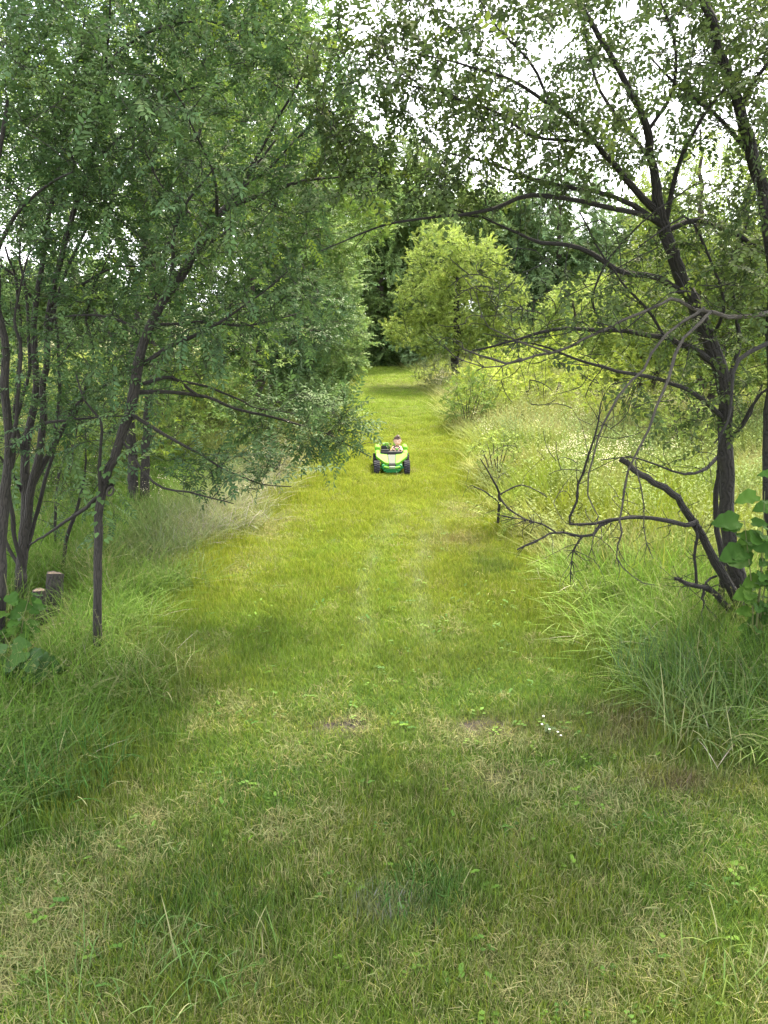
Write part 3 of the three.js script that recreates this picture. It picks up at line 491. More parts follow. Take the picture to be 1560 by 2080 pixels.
// ------------------------------------------------------------------ trees farther off
// a tree whose crown is a set of lobes in metres round its foot: [dx, height, dz, rx, ry, rz, targets]
function lobedTree(name, label, b, seed, h, r, lobes, { spray, tone, size = 1, bark = M.barkFar, lean = 0, branches = 14, maxLen = 3.5, gap = 0.4, group, gapN = 0.1, stems = 1, per = 2, dens = 1.7 }) {
  const t = new Tree(b, seed), R = t.R;
  for (let s = 0; s < stems; s++) { const a = (s - (stems - 1) / 2) * 0.5, q = V(b.x + a * 0.5, b.y - 0.1, b.z); t.limb3('trunk', [q, V(q.x + a * 0.6 + lean * 0.25 + 0.15 * R(), q.y + h * 0.3, q.z + 0.2 * R()), V(q.x + a * 2 + lean * 0.7, q.y + h * 0.65, q.z + (R() - 0.5) * 0.8), V(q.x + a * 3 + lean, q.y + h * 0.95, q.z + (R() - 0.5))], [r * 1.25, r, r * 0.6, r * 0.15], { step: 0.4, wob: 0.1, sides: 8 }); }
  for (const pass of [0, 1]) for (const [dx, y, dz, rx, ry, rz, n] of lobes) {
    const c = V(b.x + dx, b.y + y, b.z + dz);
    if (!pass) t.grow(ball(R, Math.max(2, Math.round(branches * n / 400)), c, rx * 0.8, ry * 0.8, rz * 0.8, 0.2), { as: 'branch', maxLen: 99, thick: 0.012, min: 0.012, leafy: false });
    else t.grow(ball(R, Math.round(n * dens), c, rx, ry, rz, 0.4, gapN), { maxLen, gap, thick: 0.008, min: 0.004, from: 0.25, per });
  }
  return t.build(name, label, group, { spray, tone, size, bark, up: 0.6, spread: 0.9 });
}
const F = (px, py, d) => { const p = at(px, py, d); p.y = landY(p.x, p.z); return p; };
lobedTree('tree', 'tree with a dark slim trunk left of the path, standing behind the low leafy bough', foot(520, 893), 71, 9, 0.15, [[-0.4, 5.2, 0, 2.6, 2.4, 2.4, 240], [0.9, 3.4, 0.6, 2.0, 1.4, 1.8, 150], [-1.6, 3.4, 0.2, 1.8, 1.3, 1.8, 110], [0.3, 7.6, 0, 2.0, 1.8, 2.0, 130]], { spray: sprayMid, tone: T.blueGreen, size: 0.8, gap: 0.26 });
lobedTree('tree', 'tall green tree rising behind the left thicket', F(330, 860, 22), 72, 13, 0.2, [[0, 9, 0, 3.6, 3.4, 3.2, 330], [2.2, 7, 0.6, 2.6, 2.4, 2.4, 200], [-2.2, 7.5, 0, 2.4, 2.4, 2.4, 170], [2.6, 10.4, 0, 2.3, 2.0, 2, 150]], { spray: sprayMid, tone: toned(C(0.11, 0.19, 0.032), C(0.20, 0.28, 0.045), 0.5), size: 0.85, gap: 0.3 });
lobedTree('tree', 'tall light green tree whose crown meets the open sky above the path', F(560, 830, 27), 73, 14, 0.2, [[0, 9.4, 0, 3.4, 3.4, 3, 330], [1.8, 7, 0.6, 2.4, 2.2, 2.4, 200], [-2.4, 7.5, 0, 2.6, 2.6, 2.4, 170], [0.6, 12.2, 0, 2.0, 1.8, 2, 150]], { spray: sprayMid, tone: toned(C(0.09, 0.16, 0.038), C(0.17, 0.25, 0.05), 0.5), size: 0.95, gap: 0.34 });
lobedTree('tree', 'bushy grey green tree hanging over the left side of the path', F(606, 838, 27), 74, 6.6, 0.14, [[0.3, 4.6, 0, 2.0, 1.7, 2.0, 200], [0.9, 2.6, 0.3, 1.6, 1.2, 1.8, 170], [-1.2, 3, 0.4, 1.8, 1.8, 1.8, 160], [0.6, 1.2, 0.4, 1.3, 1.0, 1.3, 160]], { spray: sprayMid, tone: T.far, size: 0.85, gap: 0.27, stems: 2 });
lobedTree('tree', 'grey green tree farther along the left side of the path', F(622, 800, 33), 75, 8, 0.16, [[0.2, 5.2, 0, 2.2, 2.2, 2.0, 260], [0.5, 2.8, 0.3, 1.8, 1.6, 1.8, 220], [-1.6, 3.5, 0, 1.8, 1.8, 1.8, 130], [0.4, 1.1, 0.3, 1.5, 1.0, 1.3, 150]], { spray: sprayMid, tone: T.far, size: 0.95, gap: 0.3, stems: 2 });
lobedTree('tree', 'dark green tree at the far bend of the path on its left', F(650, 775, 41), 76, 9, 0.18, [[0, 6, 0, 2.2, 2.6, 2.2, 250], [0.6, 3, 0.4, 1.8, 1.8, 1.8, 220], [-1.4, 3.6, 0, 2, 2, 2, 120], [0.6, 1.2, 0.4, 1.5, 1.1, 1.5, 140]], { spray: sprayFar, tone: T.far, size: 0.7, gap: 0.4, stems: 2 });
lobedTree('tree', 'tall shadowy tree closing the far end of the path', F(770, 760, 53), 77, 14, 0.25, [[-1, 9.5, 0, 4.4, 3.2, 3, 300], [0.5, 5, 0.6, 3.6, 2.6, 2.6, 260], [-4, 7, 0, 3.4, 3, 2.4, 190], [0.8, 1.8, 0.8, 3, 1.7, 2, 220], [2.6, 8.4, 0, 3, 2.6, 2, 170]], { spray: sprayFar, tone: toned(C(0.11, 0.185, 0.06), C(0.20, 0.28, 0.085), 0.4), size: 0.8, gap: 0.5 });
lobedTree('tree', 'tall olive tree at the path end, just left of the bright yellow green tree', F(842, 758, 56), 78, 16, 0.25, [[0, 10.6, 0, 4.2, 3.4, 3, 300], [0.4, 6, 0.6, 4, 2.8, 2.6, 260], [4.4, 9, 0, 3.8, 3.2, 2.4, 230], [0, 2, 0.8, 3, 1.9, 2, 220], [-1.5, 13, 0, 3.0, 2.2, 2, 150]], { spray: sprayFar, tone: toned(C(0.11, 0.17, 0.05), C(0.20, 0.265, 0.07), 0.35), size: 0.8, gap: 0.5 });
lobedTree('tree', 'bright yellow green tree standing alone right of the path end', F(924, 782, 39), 79, 7.4, 0.2, [[-0.8, 6.2, 0, 1.6, 1.6, 1.8, 230], [0.9, 5.6, 0, 1.6, 1.5, 1.8, 200], [-1.7, 4.2, 0.3, 1.5, 1.2, 1.5, 190], [2.0, 4.2, 0.2, 1.5, 1.2, 1.6, 180], [0.3, 3.6, 0.4, 1.8, 1.1, 1.5, 170], [-2.4, 2.7, 0, 1.2, 0.9, 1.2, 110], [2.4, 2.8, 0.2, 1.1, 0.7, 1.2, 80], [-0.7, 2.2, 1.0, 1.5, 0.8, 0.8, 110], [1.3, 2.3, 0.8, 1.1, 0.7, 0.8, 70]], { spray: sprayMid, tone: T.lime, size: 0.66, gap: 0.25, bark: M.barkDark, gapN: 0.15, per: 2 });
lobedTree('tree', 'dark grey green tree behind the bright yellow green tree', F(1120, 745, 56), 80, 14, 0.25, [[0, 9.6, 0, 3.8, 3.4, 3, 280], [-4, 8, 0, 3, 3, 2.6, 180], [2.6, 6, 0, 2.6, 2.6, 2.6, 180], [-2.6, 6, 0, 2.6, 2.6, 2.6, 180], [0, 3.2, 0.6, 3.6, 2.4, 2.6, 220]], { spray: sprayFar, tone: T.farDark, size: 0.85, gap: 0.5 });
lobedTree('tree', 'dark tree in the far line behind the right meadow, nearest to the right trees', F(1290, 745, 60), 81, 12, 0.25, [[0, 8.4, 0, 3.8, 3, 3, 260], [3, 6, 0, 2.8, 2.8, 2.6, 180], [-2.6, 6.4, 0, 2.8, 2.8, 2.6, 180], [0, 3, 0.6, 4, 2.4, 2.6, 220]], { spray: sprayFar, tone: T.far, size: 0.85, gap: 0.5 });
lobedTree('tree', 'yellow green tree in the meadow seen through the bare twigs of the right tree', F(1190, 765, 36), 82, 5, 0.12, [[0, 3.6, 0, 2.3, 1.5, 2, 260], [1.9, 2.6, 0.3, 1.7, 1.5, 1.7, 180], [-1.5, 2.4, 0.3, 1.5, 1.4, 1.6, 150]], { spray: sprayMid, tone: T.lime, size: 0.8, gap: 0.28, stems: 2 });
lobedTree('tree', 'tall yellow green tree behind the thick trunk at the right', F(1430, 800, 23), 83, 9, 0.16, [[0, 6.2, 0, 2.6, 2.2, 2.2, 330], [-1.3, 4, 0.3, 1.9, 1.6, 1.8, 210], [1.6, 4.2, 0.2, 1.9, 1.8, 1.8, 200], [0.4, 2.4, 0.3, 2.2, 1.2, 1.7, 160]], { spray: sprayMid, tone: T.limeDull, size: 0.75, gap: 0.26, stems: 2 });
lobedTree('tree', 'yellow green tree at the right edge beyond the meadow', F(1610, 790, 26), 84, 10, 0.18, [[0, 6.6, 0, 2.8, 2.4, 2.4, 300], [-1.8, 4.4, 0.3, 2, 1.8, 2, 200], [0.4, 2.6, 0.3, 2.4, 1.4, 1.8, 150]], { spray: sprayMid, tone: T.limeDull, size: 0.8, gap: 0.28, stems: 2 });
lobedTree('tree', 'tall green tree far behind the bright yellow green tree', F(985, 740, 66), 86, 14, 0.3, [[0, 9.5, 0, 4.6, 3.6, 3, 300], [-4.5, 7.5, 0, 3.6, 3.4, 2.6, 230], [4.5, 7.5, 0, 3.6, 3.2, 2.6, 230], [0, 3.5, 0.6, 5, 3, 2.6, 260]], { spray: sprayFar, tone: T.far, size: 0.95, gap: 0.5 });
lobedTree('tree', 'tall green tree filling the left end of the path behind the bend', F(700, 745, 60), 87, 14, 0.3, [[0, 9.5, 0, 4.4, 3.6, 3, 300], [3.6, 6.5, 0, 3.4, 3.4, 2.6, 230], [-3.6, 7, 0, 3.4, 3.2, 2.6, 200], [1, 3, 0.6, 5, 2.8, 2.6, 260]], { spray: sprayFar, tone: T.far, size: 0.9, gap: 0.5 });
lobedTree('tree', 'low rounded green tree in the meadow between the two yellow green ones', F(1310, 775, 31), 85, 4.6, 0.12, [[0, 3.2, 0, 2.2, 1.6, 2, 240], [1.6, 2.2, 0.3, 1.7, 1.3, 1.6, 150], [-1.5, 2.2, 0.3, 1.6, 1.3, 1.6, 150]], { spray: sprayMid, tone: T.limeDull, size: 0.8, gap: 0.28, stems: 2 });
{ // the far line of trees round the fields
  const R = rngOf(90), far = [];
  const a = lobedTree('tree', 'distant tree across the left field, seen through the gap in the thicket', V(-30, 0, -78), 91, 9, 0.25, [[0, 6, 0, 4, 3, 3, 260], [3, 4, 0, 3, 2.6, 2.6, 160], [-3, 4.4, 0, 3, 2.6, 2.6, 160], [0, 2, 0, 4.4, 2, 2.6, 200]], { spray: sprayFar, tone: T.far, size: 1.1, gap: 0.6, group: 'trees in the far line beyond the fields' });
  const proto = a; proto.userData.label = 'distant tree in the far line beyond the fields';
  for (let i = 0; i < 16; i++) {
    const left = i < 8, k = left ? i : i - 8, x = left ? -38 - k * 8 - 3 * R() : 16 + k * 7 + 3 * R(), z = left ? -80 - 14 * R() + k * 3 : -78 - 12 * R();
    const c = proto.clone(); c.name = numbered('tree'); c.position.set(x, 0, z); c.rotation.y = R() * 6.28; c.scale.setScalar(0.75 + 0.5 * R()); c.userData = { ...proto.userData }; scene.add(c);
  }
}

// ------------------------------------------------------------------ the near trees on the right
{
  const t = new Tree(foot(1522, 1298), 55), R = t.R;
  t.limb('trunk', [[1550, 1335, 8.1, 78], [1530, 1285, 8.15, 52], [1503, 1200, 8.2, 36], [1487, 1100, 8.25, 31], [1477, 1000, 8.3, 29], [1473, 880, 8.3, 28], [1467, 780, 8.3, 28], [1441, 690, 8.3, 29], [1400, 600, 8.25, 26], [1370, 525, 8.2, 24], [1350, 470, 8.2, 25], [1337, 420, 8.15, 21], [1328, 340, 8.1, 16], [1314, 270, 8.0, 14], [1262, 150, 7.8, 11], [1200, 50, 7.6, 9], [1150, -40, 7.5, 6]], { sides: 14, step: 0.1, lump: 0.16 });
  for (const l of [
    [[1345, 440, 8.2, 15], [1285, 378, 8.0, 13], [1215, 292, 7.8, 10], [1130, 222, 7.5, 8], [1050, 168, 7.3, 6], [940, 130, 7.1, 4], [815, 95, 7.0, 2]],
    [[1340, 455, 8.2, 12], [1262, 405, 8.0, 10], [1190, 388, 7.9, 8], [1100, 370, 7.7, 7], [1010, 335, 7.6, 5], [930, 318, 7.5, 4], [855, 298, 7.4, 2]],
    [[1345, 450, 8.2, 11], [1260, 425, 7.9, 10], [1150, 405, 7.6, 9], [1060, 400, 7.4, 8], [990, 427, 7.3, 7], [890, 440, 7.2, 5], [790, 455, 7.2, 4], [715, 482, 7.2, 3], [655, 512, 7.2, 2]],
    [[1400, 605, 8.25, 13], [1330, 562, 8.0, 12], [1265, 553, 7.9, 11], [1205, 520, 7.8, 10], [1150, 497, 7.7, 8], [1095, 490, 7.6, 7], [1040, 470, 7.6, 5], [985, 446, 7.6, 4], [925, 438, 7.6, 2]],
    [[1350, 465, 8.2, 10], [1372, 370, 8.0, 9], [1405, 280, 7.8, 8], [1445, 212, 7.7, 6], [1500, 150, 7.6, 4], [1570, 90, 7.5, 3]],
    [[1352, 470, 8.2, 11], [1420, 447, 8.3, 10], [1500, 482, 8.4, 9], [1575, 525, 8.4, 8]],
    [[1452, 740, 8.3, 14], [1400, 705, 8.1, 13], [1355, 686, 8.0, 11], [1295, 678, 7.9, 9], [1230, 671, 7.8, 8], [1130, 669, 7.6, 7], [1050, 692, 7.5, 5], [955, 712, 7.4, 3]],
    [[1468, 850, 8.3, 11], [1432, 815, 8.1, 10], [1395, 790, 8.0, 9], [1340, 771, 7.9, 8], [1255, 755, 7.7, 7], [1180, 732, 7.6, 5], [1110, 705, 7.5, 4], [1010, 690, 7.4, 2]],
    [[1330, 335, 8.1, 9], [1280, 270, 8.1, 8], [1230, 200, 8.2, 6], [1200, 110, 8.2, 4], [1180, 0, 8.2, 3]],
    [[1313, 270, 8.0, 8], [1365, 190, 7.9, 7], [1370, 100, 7.8, 6], [1340, 0, 7.6, 3]],
    [[1205, 285, 7.8, 7], [1100, 280, 7.6, 6], [1000, 225, 7.4, 5], [900, 190, 7.2, 4], [800, 165, 7.1, 2]],
    [[1120, 215, 7.5, 6], [1080, 130, 7.4, 5], [1010, 60, 7.2, 3], [960, -20, 7.1, 2]],
    [[1455, 930, 8.3, 8], [1425, 955, 8.0, 7], [1380, 960, 7.8, 5], [1290, 930, 7.6, 3], [1225, 935, 7.5, 2]],
    [[1475, 900, 8.3, 9], [1510, 860, 8.1, 7], [1545, 800, 7.9, 5], [1590, 770, 7.8, 3]],
    [[1440, 700, 8.3, 8], [1470, 620, 8.1, 6], [1440, 520, 7.9, 5], [1400, 440, 7.8, 4], [1300, 500, 7.6, 3]],
    [[1355, 690, 8.0, 6], [1300, 610, 7.8, 5], [1240, 545, 7.7, 4], [1180, 430, 7.6, 3]],
    [[1230, 672, 7.8, 5], [1200, 600, 7.6, 4], [1240, 520, 7.5, 4], [1330, 430, 7.4, 3], [1420, 370, 7.3, 2]],
  ]) t.limb('branch', l, { sides: 8 });
  // broken and bare limbs low on the trunk
  for (const [l, mat] of [
    [[[1512, 1250, 8.1, 22], [1470, 1165, 7.95, 20], [1430, 1090, 7.85, 18], [1400, 1040, 7.75, 16], [1370, 1003, 7.7, 14], [1330, 975, 7.65, 13], [1295, 955, 7.6, 12], [1266, 937, 7.6, 11]]],
    [[[1415, 1060, 7.8, 12], [1395, 1066, 7.7, 11], [1340, 1053, 7.6, 9], [1270, 1052, 7.5, 8], [1215, 1068, 7.4, 7], [1185, 1088, 7.35, 6], [1130, 1082, 7.3, 5], [1095, 1097, 7.25, 4], [1053, 1112, 7.2, 4]]],
    [[[1300, 1050, 7.55, 6], [1240, 1056, 7.45, 6], [1180, 1066, 7.4, 6], [1160, 1060, 7.4, 5], [1176, 1005, 7.4, 5], [1192, 950, 7.4, 5], [1206, 880, 7.4, 4], [1220, 826, 7.4, 3]]],
    [[[1130, 1082, 7.3, 4], [1080, 1060, 7.3, 3], [1017, 1053, 7.3, 2]]],
    [[[1510, 1268, 8.1, 16], [1465, 1218, 7.9, 13], [1425, 1192, 7.75, 11], [1392, 1184, 7.7, 9], [1370, 1176, 7.65, 6]]],
    [[[1414, 1186, 7.74, 6], [1408, 1130, 7.7, 6], [1415, 1090, 7.7, 6], [1420, 1070, 7.75, 5]]],
    [[[1455, 1170, 8.0, 5], [1435, 1185, 7.8, 5], [1428, 1215, 7.7, 4], [1420, 1225, 7.7, 3]]],
    [[[1185, 1088, 7.35, 4], [1165, 1115, 7.3, 3], [1155, 1180, 7.3, 2]]],
  ]) t.limb('branch', l, { sides: 8, mat: M.barkDark, bare: true, wob: 0.05, lump: 0.24 });
  t.spurs(t.limbs.length - 8, 90, 0.06, 0.35); t.spurs(1, 320, 0.1, 0.7);
  t.grow(blob(R, 22, [1200, 150, 420, 200], 6.6, 9.4), { as: 'branch', maxLen: 2.6, thick: 0.008, from: 0.5, gap: 0.2 });
  t.grow(blob(R, 760, [1190, 120, 480, 250], 6.2, 9.8, 0.2, 0.02), { maxLen: 2.2, gap: 0.15, from: 0.35 });
  t.grow(blob(R, 150, [870, 240, 240, 210], 6.6, 8.0, 0.2, 0.1), { maxLen: 2.0, gap: 0.18 });
  t.grow(blob(R, 80, [800, 340, 180, 120], 6.8, 7.8, 0.2, 0.1), { maxLen: 1.6, gap: 0.16 });
  t.grow(blob(R, 240, [1400, 540, 190, 190], 7.4, 9.6, 0.2, 0.1), { maxLen: 1.5, gap: 0.18 });
  t.grow(blob(R, 80, [1150, 600, 170, 120], 7.0, 8.2, 0.2, 0.3), { maxLen: 1.2, gap: 0.3, from: 0.5 });
  t.grow(blob(R, 80, [1380, 800, 160, 110], 7.4, 8.8, 0.2, 0.1), { maxLen: 1.2, gap: 0.22 });
  t.grow(blob(R, 190, [1210, 600, 330, 230], 6.6, 8.4, 0.05), { maxLen: 2.2, least: 0.4, leafy: false, thick: 0.010, min: 0.004, arch: 0.18 });
  t.grow(blob(R, 420, [1190, 640, 310, 230], 6.6, 8.3, 0.1), { maxLen: 1.5, least: 0.22, leafy: false, thick: 0.010, min: 0.0036, arch: -0.05 });
  t.grow(blob(R, 150, [1260, 960, 220, 170], 7.0, 8.2, 0.1), { maxLen: 1.2, least: 0.2, leafy: false, thick: 0.008, min: 0.0032 });
  t.grow(blob(R, 150, [1060, 320, 230, 120], 6.8, 8.6, 0.1, 0.1), { maxLen: 1.6, gap: 0.17 });
  t.grow(blob(R, 120, [740, 130, 130, 170], 6.6, 8.0, 0.1, 0.1), { maxLen: 2.4, gap: 0.17 });
  t.grow(blob(R, 330, [1150, -270, 480, 320], 5.6, 10, 0.2, 0.1), { maxLen: 3, gap: 0.2 });
  t.build('tree', 'thick dark trunked tree right of the path with broken bare lower limbs', null, { spray: sprayOval, tone: T.oval, bark: M.barkDark, up: 0.5, spread: 0.9, leaves: 290, leafGeos: leafSetB, sag: 0.15 });
}
{
  const t = new Tree(foot(1585, 1325), 56), R = t.R;
  t.limb('trunk', [[1590, 1340, 7.6, 52], [1580, 1200, 7.7, 42], [1574, 1000, 7.8, 38], [1575, 760, 7.9, 36], [1572, 560, 7.9, 30], [1556, 420, 7.9, 27], [1530, 320, 7.9, 23], [1502, 222, 7.8, 20], [1476, 140, 7.7, 17], [1450, 60, 7.6, 16], [1420, -30, 7.5, 12]], { sides: 12, step: 0.12 });
  const grey = { sides: 8, mat: M.barkGrey, bare: true, wob: 0.06, lump: 0.24, thin: 0.76 };
  t.limb('branch', [[1600, 632, 7.8, 15], [1540, 637, 7.6, 13], [1480, 639, 7.5, 12], [1425, 622, 7.4, 10], [1372, 612, 7.3, 9], [1330, 621, 7.2, 8], [1270, 646, 7.1, 7], [1190, 690, 7.0, 7], [1120, 716, 6.9, 7], [1060, 729, 6.8, 6], [1000, 733, 6.75, 6], [940, 711, 6.7, 4], [912, 688, 6.7, 2]], grey);
  t.limb('branch', [[1445, 632, 7.45, 8], [1420, 655, 7.3, 9], [1370, 722, 7.1, 8], [1330, 830, 6.9, 7], [1300, 920, 6.8, 6], [1282, 1000, 6.75, 6], [1262, 1060, 6.7, 5], [1250, 1098, 6.7, 5], [1258, 1138, 6.7, 4], [1290, 1167, 6.7, 3], [1342, 1193, 6.7, 2]], grey);
  t.limb('branch', [[1430, 625, 7.4, 8], [1380, 665, 7.2, 7], [1300, 760, 7.0, 7], [1245, 825, 6.9, 6], [1217, 900, 6.8, 5], [1206, 1000, 6.8, 4], [1205, 1060, 6.8, 3], [1200, 1130, 6.8, 2]], grey);
  t.limb('branch', [[1290, 935, 6.8, 4], [1294, 990, 6.7, 4], [1310, 1070, 6.7, 3], [1318, 1130, 6.7, 2]], grey);
  t.limb('branch', [[1575, 690, 7.9, 10], [1500, 740, 7.6, 8], [1480, 850, 7.4, 5], [1450, 900, 7.3, 3]], { sides: 7 });
  t.limb('branch', [[1120, 716, 6.9, 6], [1050, 690, 6.8, 4], [990, 650, 6.75, 3], [940, 560, 6.7, 2]], grey);
  t.limb('branch', [[1060, 728, 6.8, 5], [985, 745, 6.8, 3], [900, 700, 6.8, 2]], grey);
  t.limb('branch', [[1500, 222, 7.8, 12], [1540, 150, 7.6, 8], [1590, 100, 7.4, 5]], { sides: 7 });
  t.limb('branch', [[1530, 320, 7.9, 10], [1470, 250, 7.9, 8], [1400, 190, 7.8, 6], [1330, 120, 7.8, 3]], { sides: 7 });
  t.spurs(1, 130, 0.08, 0.5);
  t.grow(blob(R, 60, [1060, 660, 170, 110], 6.5, 7.2, 0.1), { maxLen: 1.1, leafy: false, thick: 0.008, min: 0.003, arch: 0.12, mat: M.barkGrey });
  t.grow(blob(R, 260, [1500, 130, 190, 220], 6.6, 9.2, 0.2, 0.05), { maxLen: 2.0, gap: 0.17 });
  t.grow(blob(R, 150, [1560, 500, 120, 200], 6.9, 8.8, 0.2, 0.1), { maxLen: 1.6, gap: 0.18 });
  t.build('tree', 'dark tree at the right edge with a long dead grey bough hanging across', null, { spray: sprayOval, tone: T.oval, bark: M.barkDark, up: 0.5, spread: 0.9, sag: 0.15 });
}
{
  const t = new Tree(foot(1466, 1278), 57), R = t.R;
  t.limb('trunk', [[1468, 1290, 8.35, 26], [1465, 1200, 8.45, 14], [1461, 1090, 8.55, 12], [1458, 990, 8.6, 11], [1464, 900, 8.7, 10], [1472, 800, 8.8, 9], [1500, 700, 8.9, 9], [1490, 580, 9, 6], [1520, 440, 9, 4]], { sides: 9 });
  t.limb('branch', [[1458, 960, 8.6, 8], [1480, 900, 8.5, 6], [1520, 850, 8.5, 4], [1550, 780, 8.5, 3]], { sides: 7 });
  t.grow(blob(R, 110, [1490, 620, 120, 190], 8.4, 9.8, 0.2, 0.1), { maxLen: 1.5, gap: 0.2 });
  t.build('tree', 'slender dark stem standing close beside the thick trunk at the right', null, { spray: sprayOval, tone: T.midGreen, bark: M.barkDark, up: 0.6 });
}

// ------------------------------------------------------------------ shrubs along the path and in the meadow
function shrub(label, b, seed, rx, h, n, tone, size, spray = sprayMid, category = 'shrub', group) {
  const t = new Tree(b, seed), R = t.R;
  for (let s = 0; s < 6; s++) { const a = s * 1.05 + R(), q = 0.25 + 0.4 * R(); t.limb3('stem', [V(b.x, b.y - 0.05, b.z), V(b.x + Math.cos(a) * rx * q * 0.5, b.y + h * 0.35, b.z + Math.sin(a) * rx * q * 0.5), V(b.x + Math.cos(a) * rx * q, b.y + h * 0.75, b.z + Math.sin(a) * rx * q)], [0.018, 0.013, 0.006], { sides: 5, step: 0.2 }); }
  t.grow(ball(R, Math.round(n * 1.4), V(b.x, b.y + h * 0.52, b.z), rx, h * 0.52, rx, 0.3, 0.05, 1.6), { maxLen: 99, gap: 0.15 * Math.max(1, rx / 1.2), thick: 0.007, from: 0.15 });
  const o = t.build('shrub', label, group, { spray, tone, size, up: 0.5, spread: 0.9 }); o.userData.category = category; return o;
}
shrub('rounded light green shrub on the right edge of the path beyond the toy car', foot(950, 872), 101, 0.85, 1.9, 150, T.bush, 0.45);
shrub('leafy shrub right of the path, lower and farther than the rounded one', F(985, 845, 25.5), 102, 1.3, 2.0, 170, T.bright, 0.5);
shrub('pale bushy shrub at the right of the path below the bright yellow green tree', F(895, 785, 36), 103, 1.4, 1.6, 110, toned(C(0.13, 0.16, 0.06), C(0.2, 0.22, 0.08), 0.8), 0.55);
shrub('yellow green shrub to the right of the yellow green tree trunk', F(1030, 790, 32), 104, 1.7, 2.4, 190, T.bright, 0.6);
shrub('wide yellow shrub in the middle of the right meadow', F(1110, 800, 28), 105, 1.9, 2.6, 220, T.bright, 0.6);
shrub('green shrub in the right meadow straight behind the hanging dead bough', F(1240, 850, 23), 106, 1.6, 2.4, 190, T.bright, 0.5);
shrub('small yellow leaved shrub at the meadow edge right of the toy car', F(1010, 965, 16.4), 107, 0.65, 1.15, 80, T.lime, 0.32);
shrub('green shrub behind the right trunks in the meadow', F(1400, 900, 18), 108, 1.3, 2.0, 150, T.limeDull, 0.45);
shrub('pale flowering shrub left of the path below the leafy bough', F(560, 945, 17), 109, 0.7, 0.9, 90, toned(C(0.19, 0.2, 0.11), C(0.3, 0.3, 0.18), 0.8), 0.3, sprayMid);
shrub('bright green shrub in the field behind the left thicket', F(420, 900, 21), 110, 1.4, 1.6, 150, T.limeDull, 0.5);
shrub('low green bush behind the leaning trunk on the left', F(330, 930, 18), 111, 1.3, 1.6, 140, T.limeDull, 0.5);
shrub('bush filling the gap behind the many stemmed tree on the left', F(120, 960, 15), 112, 1.6, 2.2, 200, T.midGreen, 0.5);
shrub('dark bush at the foot of the trees at the path end', F(640, 778, 45), 113, 1.9, 1.7, 160, T.farDark, 0.8);
shrub('dark bush just right of the path end in front of the shadowy trees', F(868, 752, 50), 114, 2.2, 2.2, 160, T.farDark, 0.9);
shrub('dense green bush under the slim trunk left of the path', F(450, 880, 22), 121, 1.9, 2.6, 240, T.midGreen, 0.62);
shrub('tall bush behind the twin trunked tree on the left', F(250, 860, 22), 122, 2.2, 3.0, 260, T.midGreen, 0.7);
shrub('tall dark bush far left beyond the thicket', F(60, 850, 24), 123, 2.2, 3.0, 240, T.midGreen, 0.7);
shrub('rounded grey green bush on the left rim of the path behind the leafy bough', F(612, 850, 24), 124, 1.2, 1.7, 190, T.far, 0.55);
shrub('grey green bush reaching over the far left rim of the path', F(632, 800, 32), 125, 1.3, 2.0, 190, T.far, 0.65);
shrub('wide green bush below the dark grey green tree behind the meadow', F(1090, 750, 50), 126, 3.6, 3.6, 300, T.midGreen, 1.2);
shrub('wide yellow green bush at the back of the right meadow', F(1240, 750, 47), 127, 3.4, 3.2, 300, T.limeDull, 1.1);
shrub('wide green bush at the back of the meadow behind the thick trunk', F(1400, 750, 46), 128, 3.6, 3.8, 300, T.midGreen, 1.2);
shrub('wide bush at the back of the meadow by the right edge', F(1560, 750, 46), 129, 3.6, 3.8, 300, T.limeDull, 1.2);
shrub('wide bush between the path end and the slim trunk tree', F(600, 770, 44), 130, 3.2, 4.2, 300, T.midGreen, 1.1);
shrub('bush behind the bright yellow green tree', F(985, 752, 52), 131, 3.0, 3.4, 260, T.far, 1.2);
{ // the bare twiggy sapling at the meadow edge
  const b = foot(1010, 1068), t = new Tree(b, 115), R = t.R;
  t.limb('trunk', [[1012, 1062, 12.6, 7], [1015, 1015, 12.6, 6], [1013, 1000, 12.6, 5], [1000, 975, 12.5, 4], [978, 930, 12.4, 2]], { sides: 7, mat: M.barkDark });
  t.limb('branch', [[1014, 1010, 12.6, 5], [1035, 1035, 12.5, 4], [1085, 1062, 12.3, 3], [1120, 1080, 12.2, 2]], { sides: 6, mat: M.barkDark });
  t.limb('branch', [[1014, 1005, 12.6, 4], [1060, 985, 12.6, 3], [1110, 1010, 12.5, 2]], { sides: 6, mat: M.barkDark });
  t.limb('branch', [[1014, 1020, 12.6, 4], [985, 1000, 12.6, 3], [960, 985, 12.6, 2]], { sides: 6, mat: M.barkDark });
  t.grow(blob(R, 40, [1030, 980, 110, 80], 12, 13, 0.1), { maxLen: 1, leafy: false, thick: 0.008, min: 0.0032 });
  t.grow(blob(R, 18, [1020, 1050, 45, 30], 12.2, 12.9, 0.1), { maxLen: 0.7, gap: 0.12 });
  t.build('sapling', 'small bare twiggy sapling at the meadow edge right of the path', null, { spray: sprayFine, tone: T.limeDull, bark: M.barkDark });
}

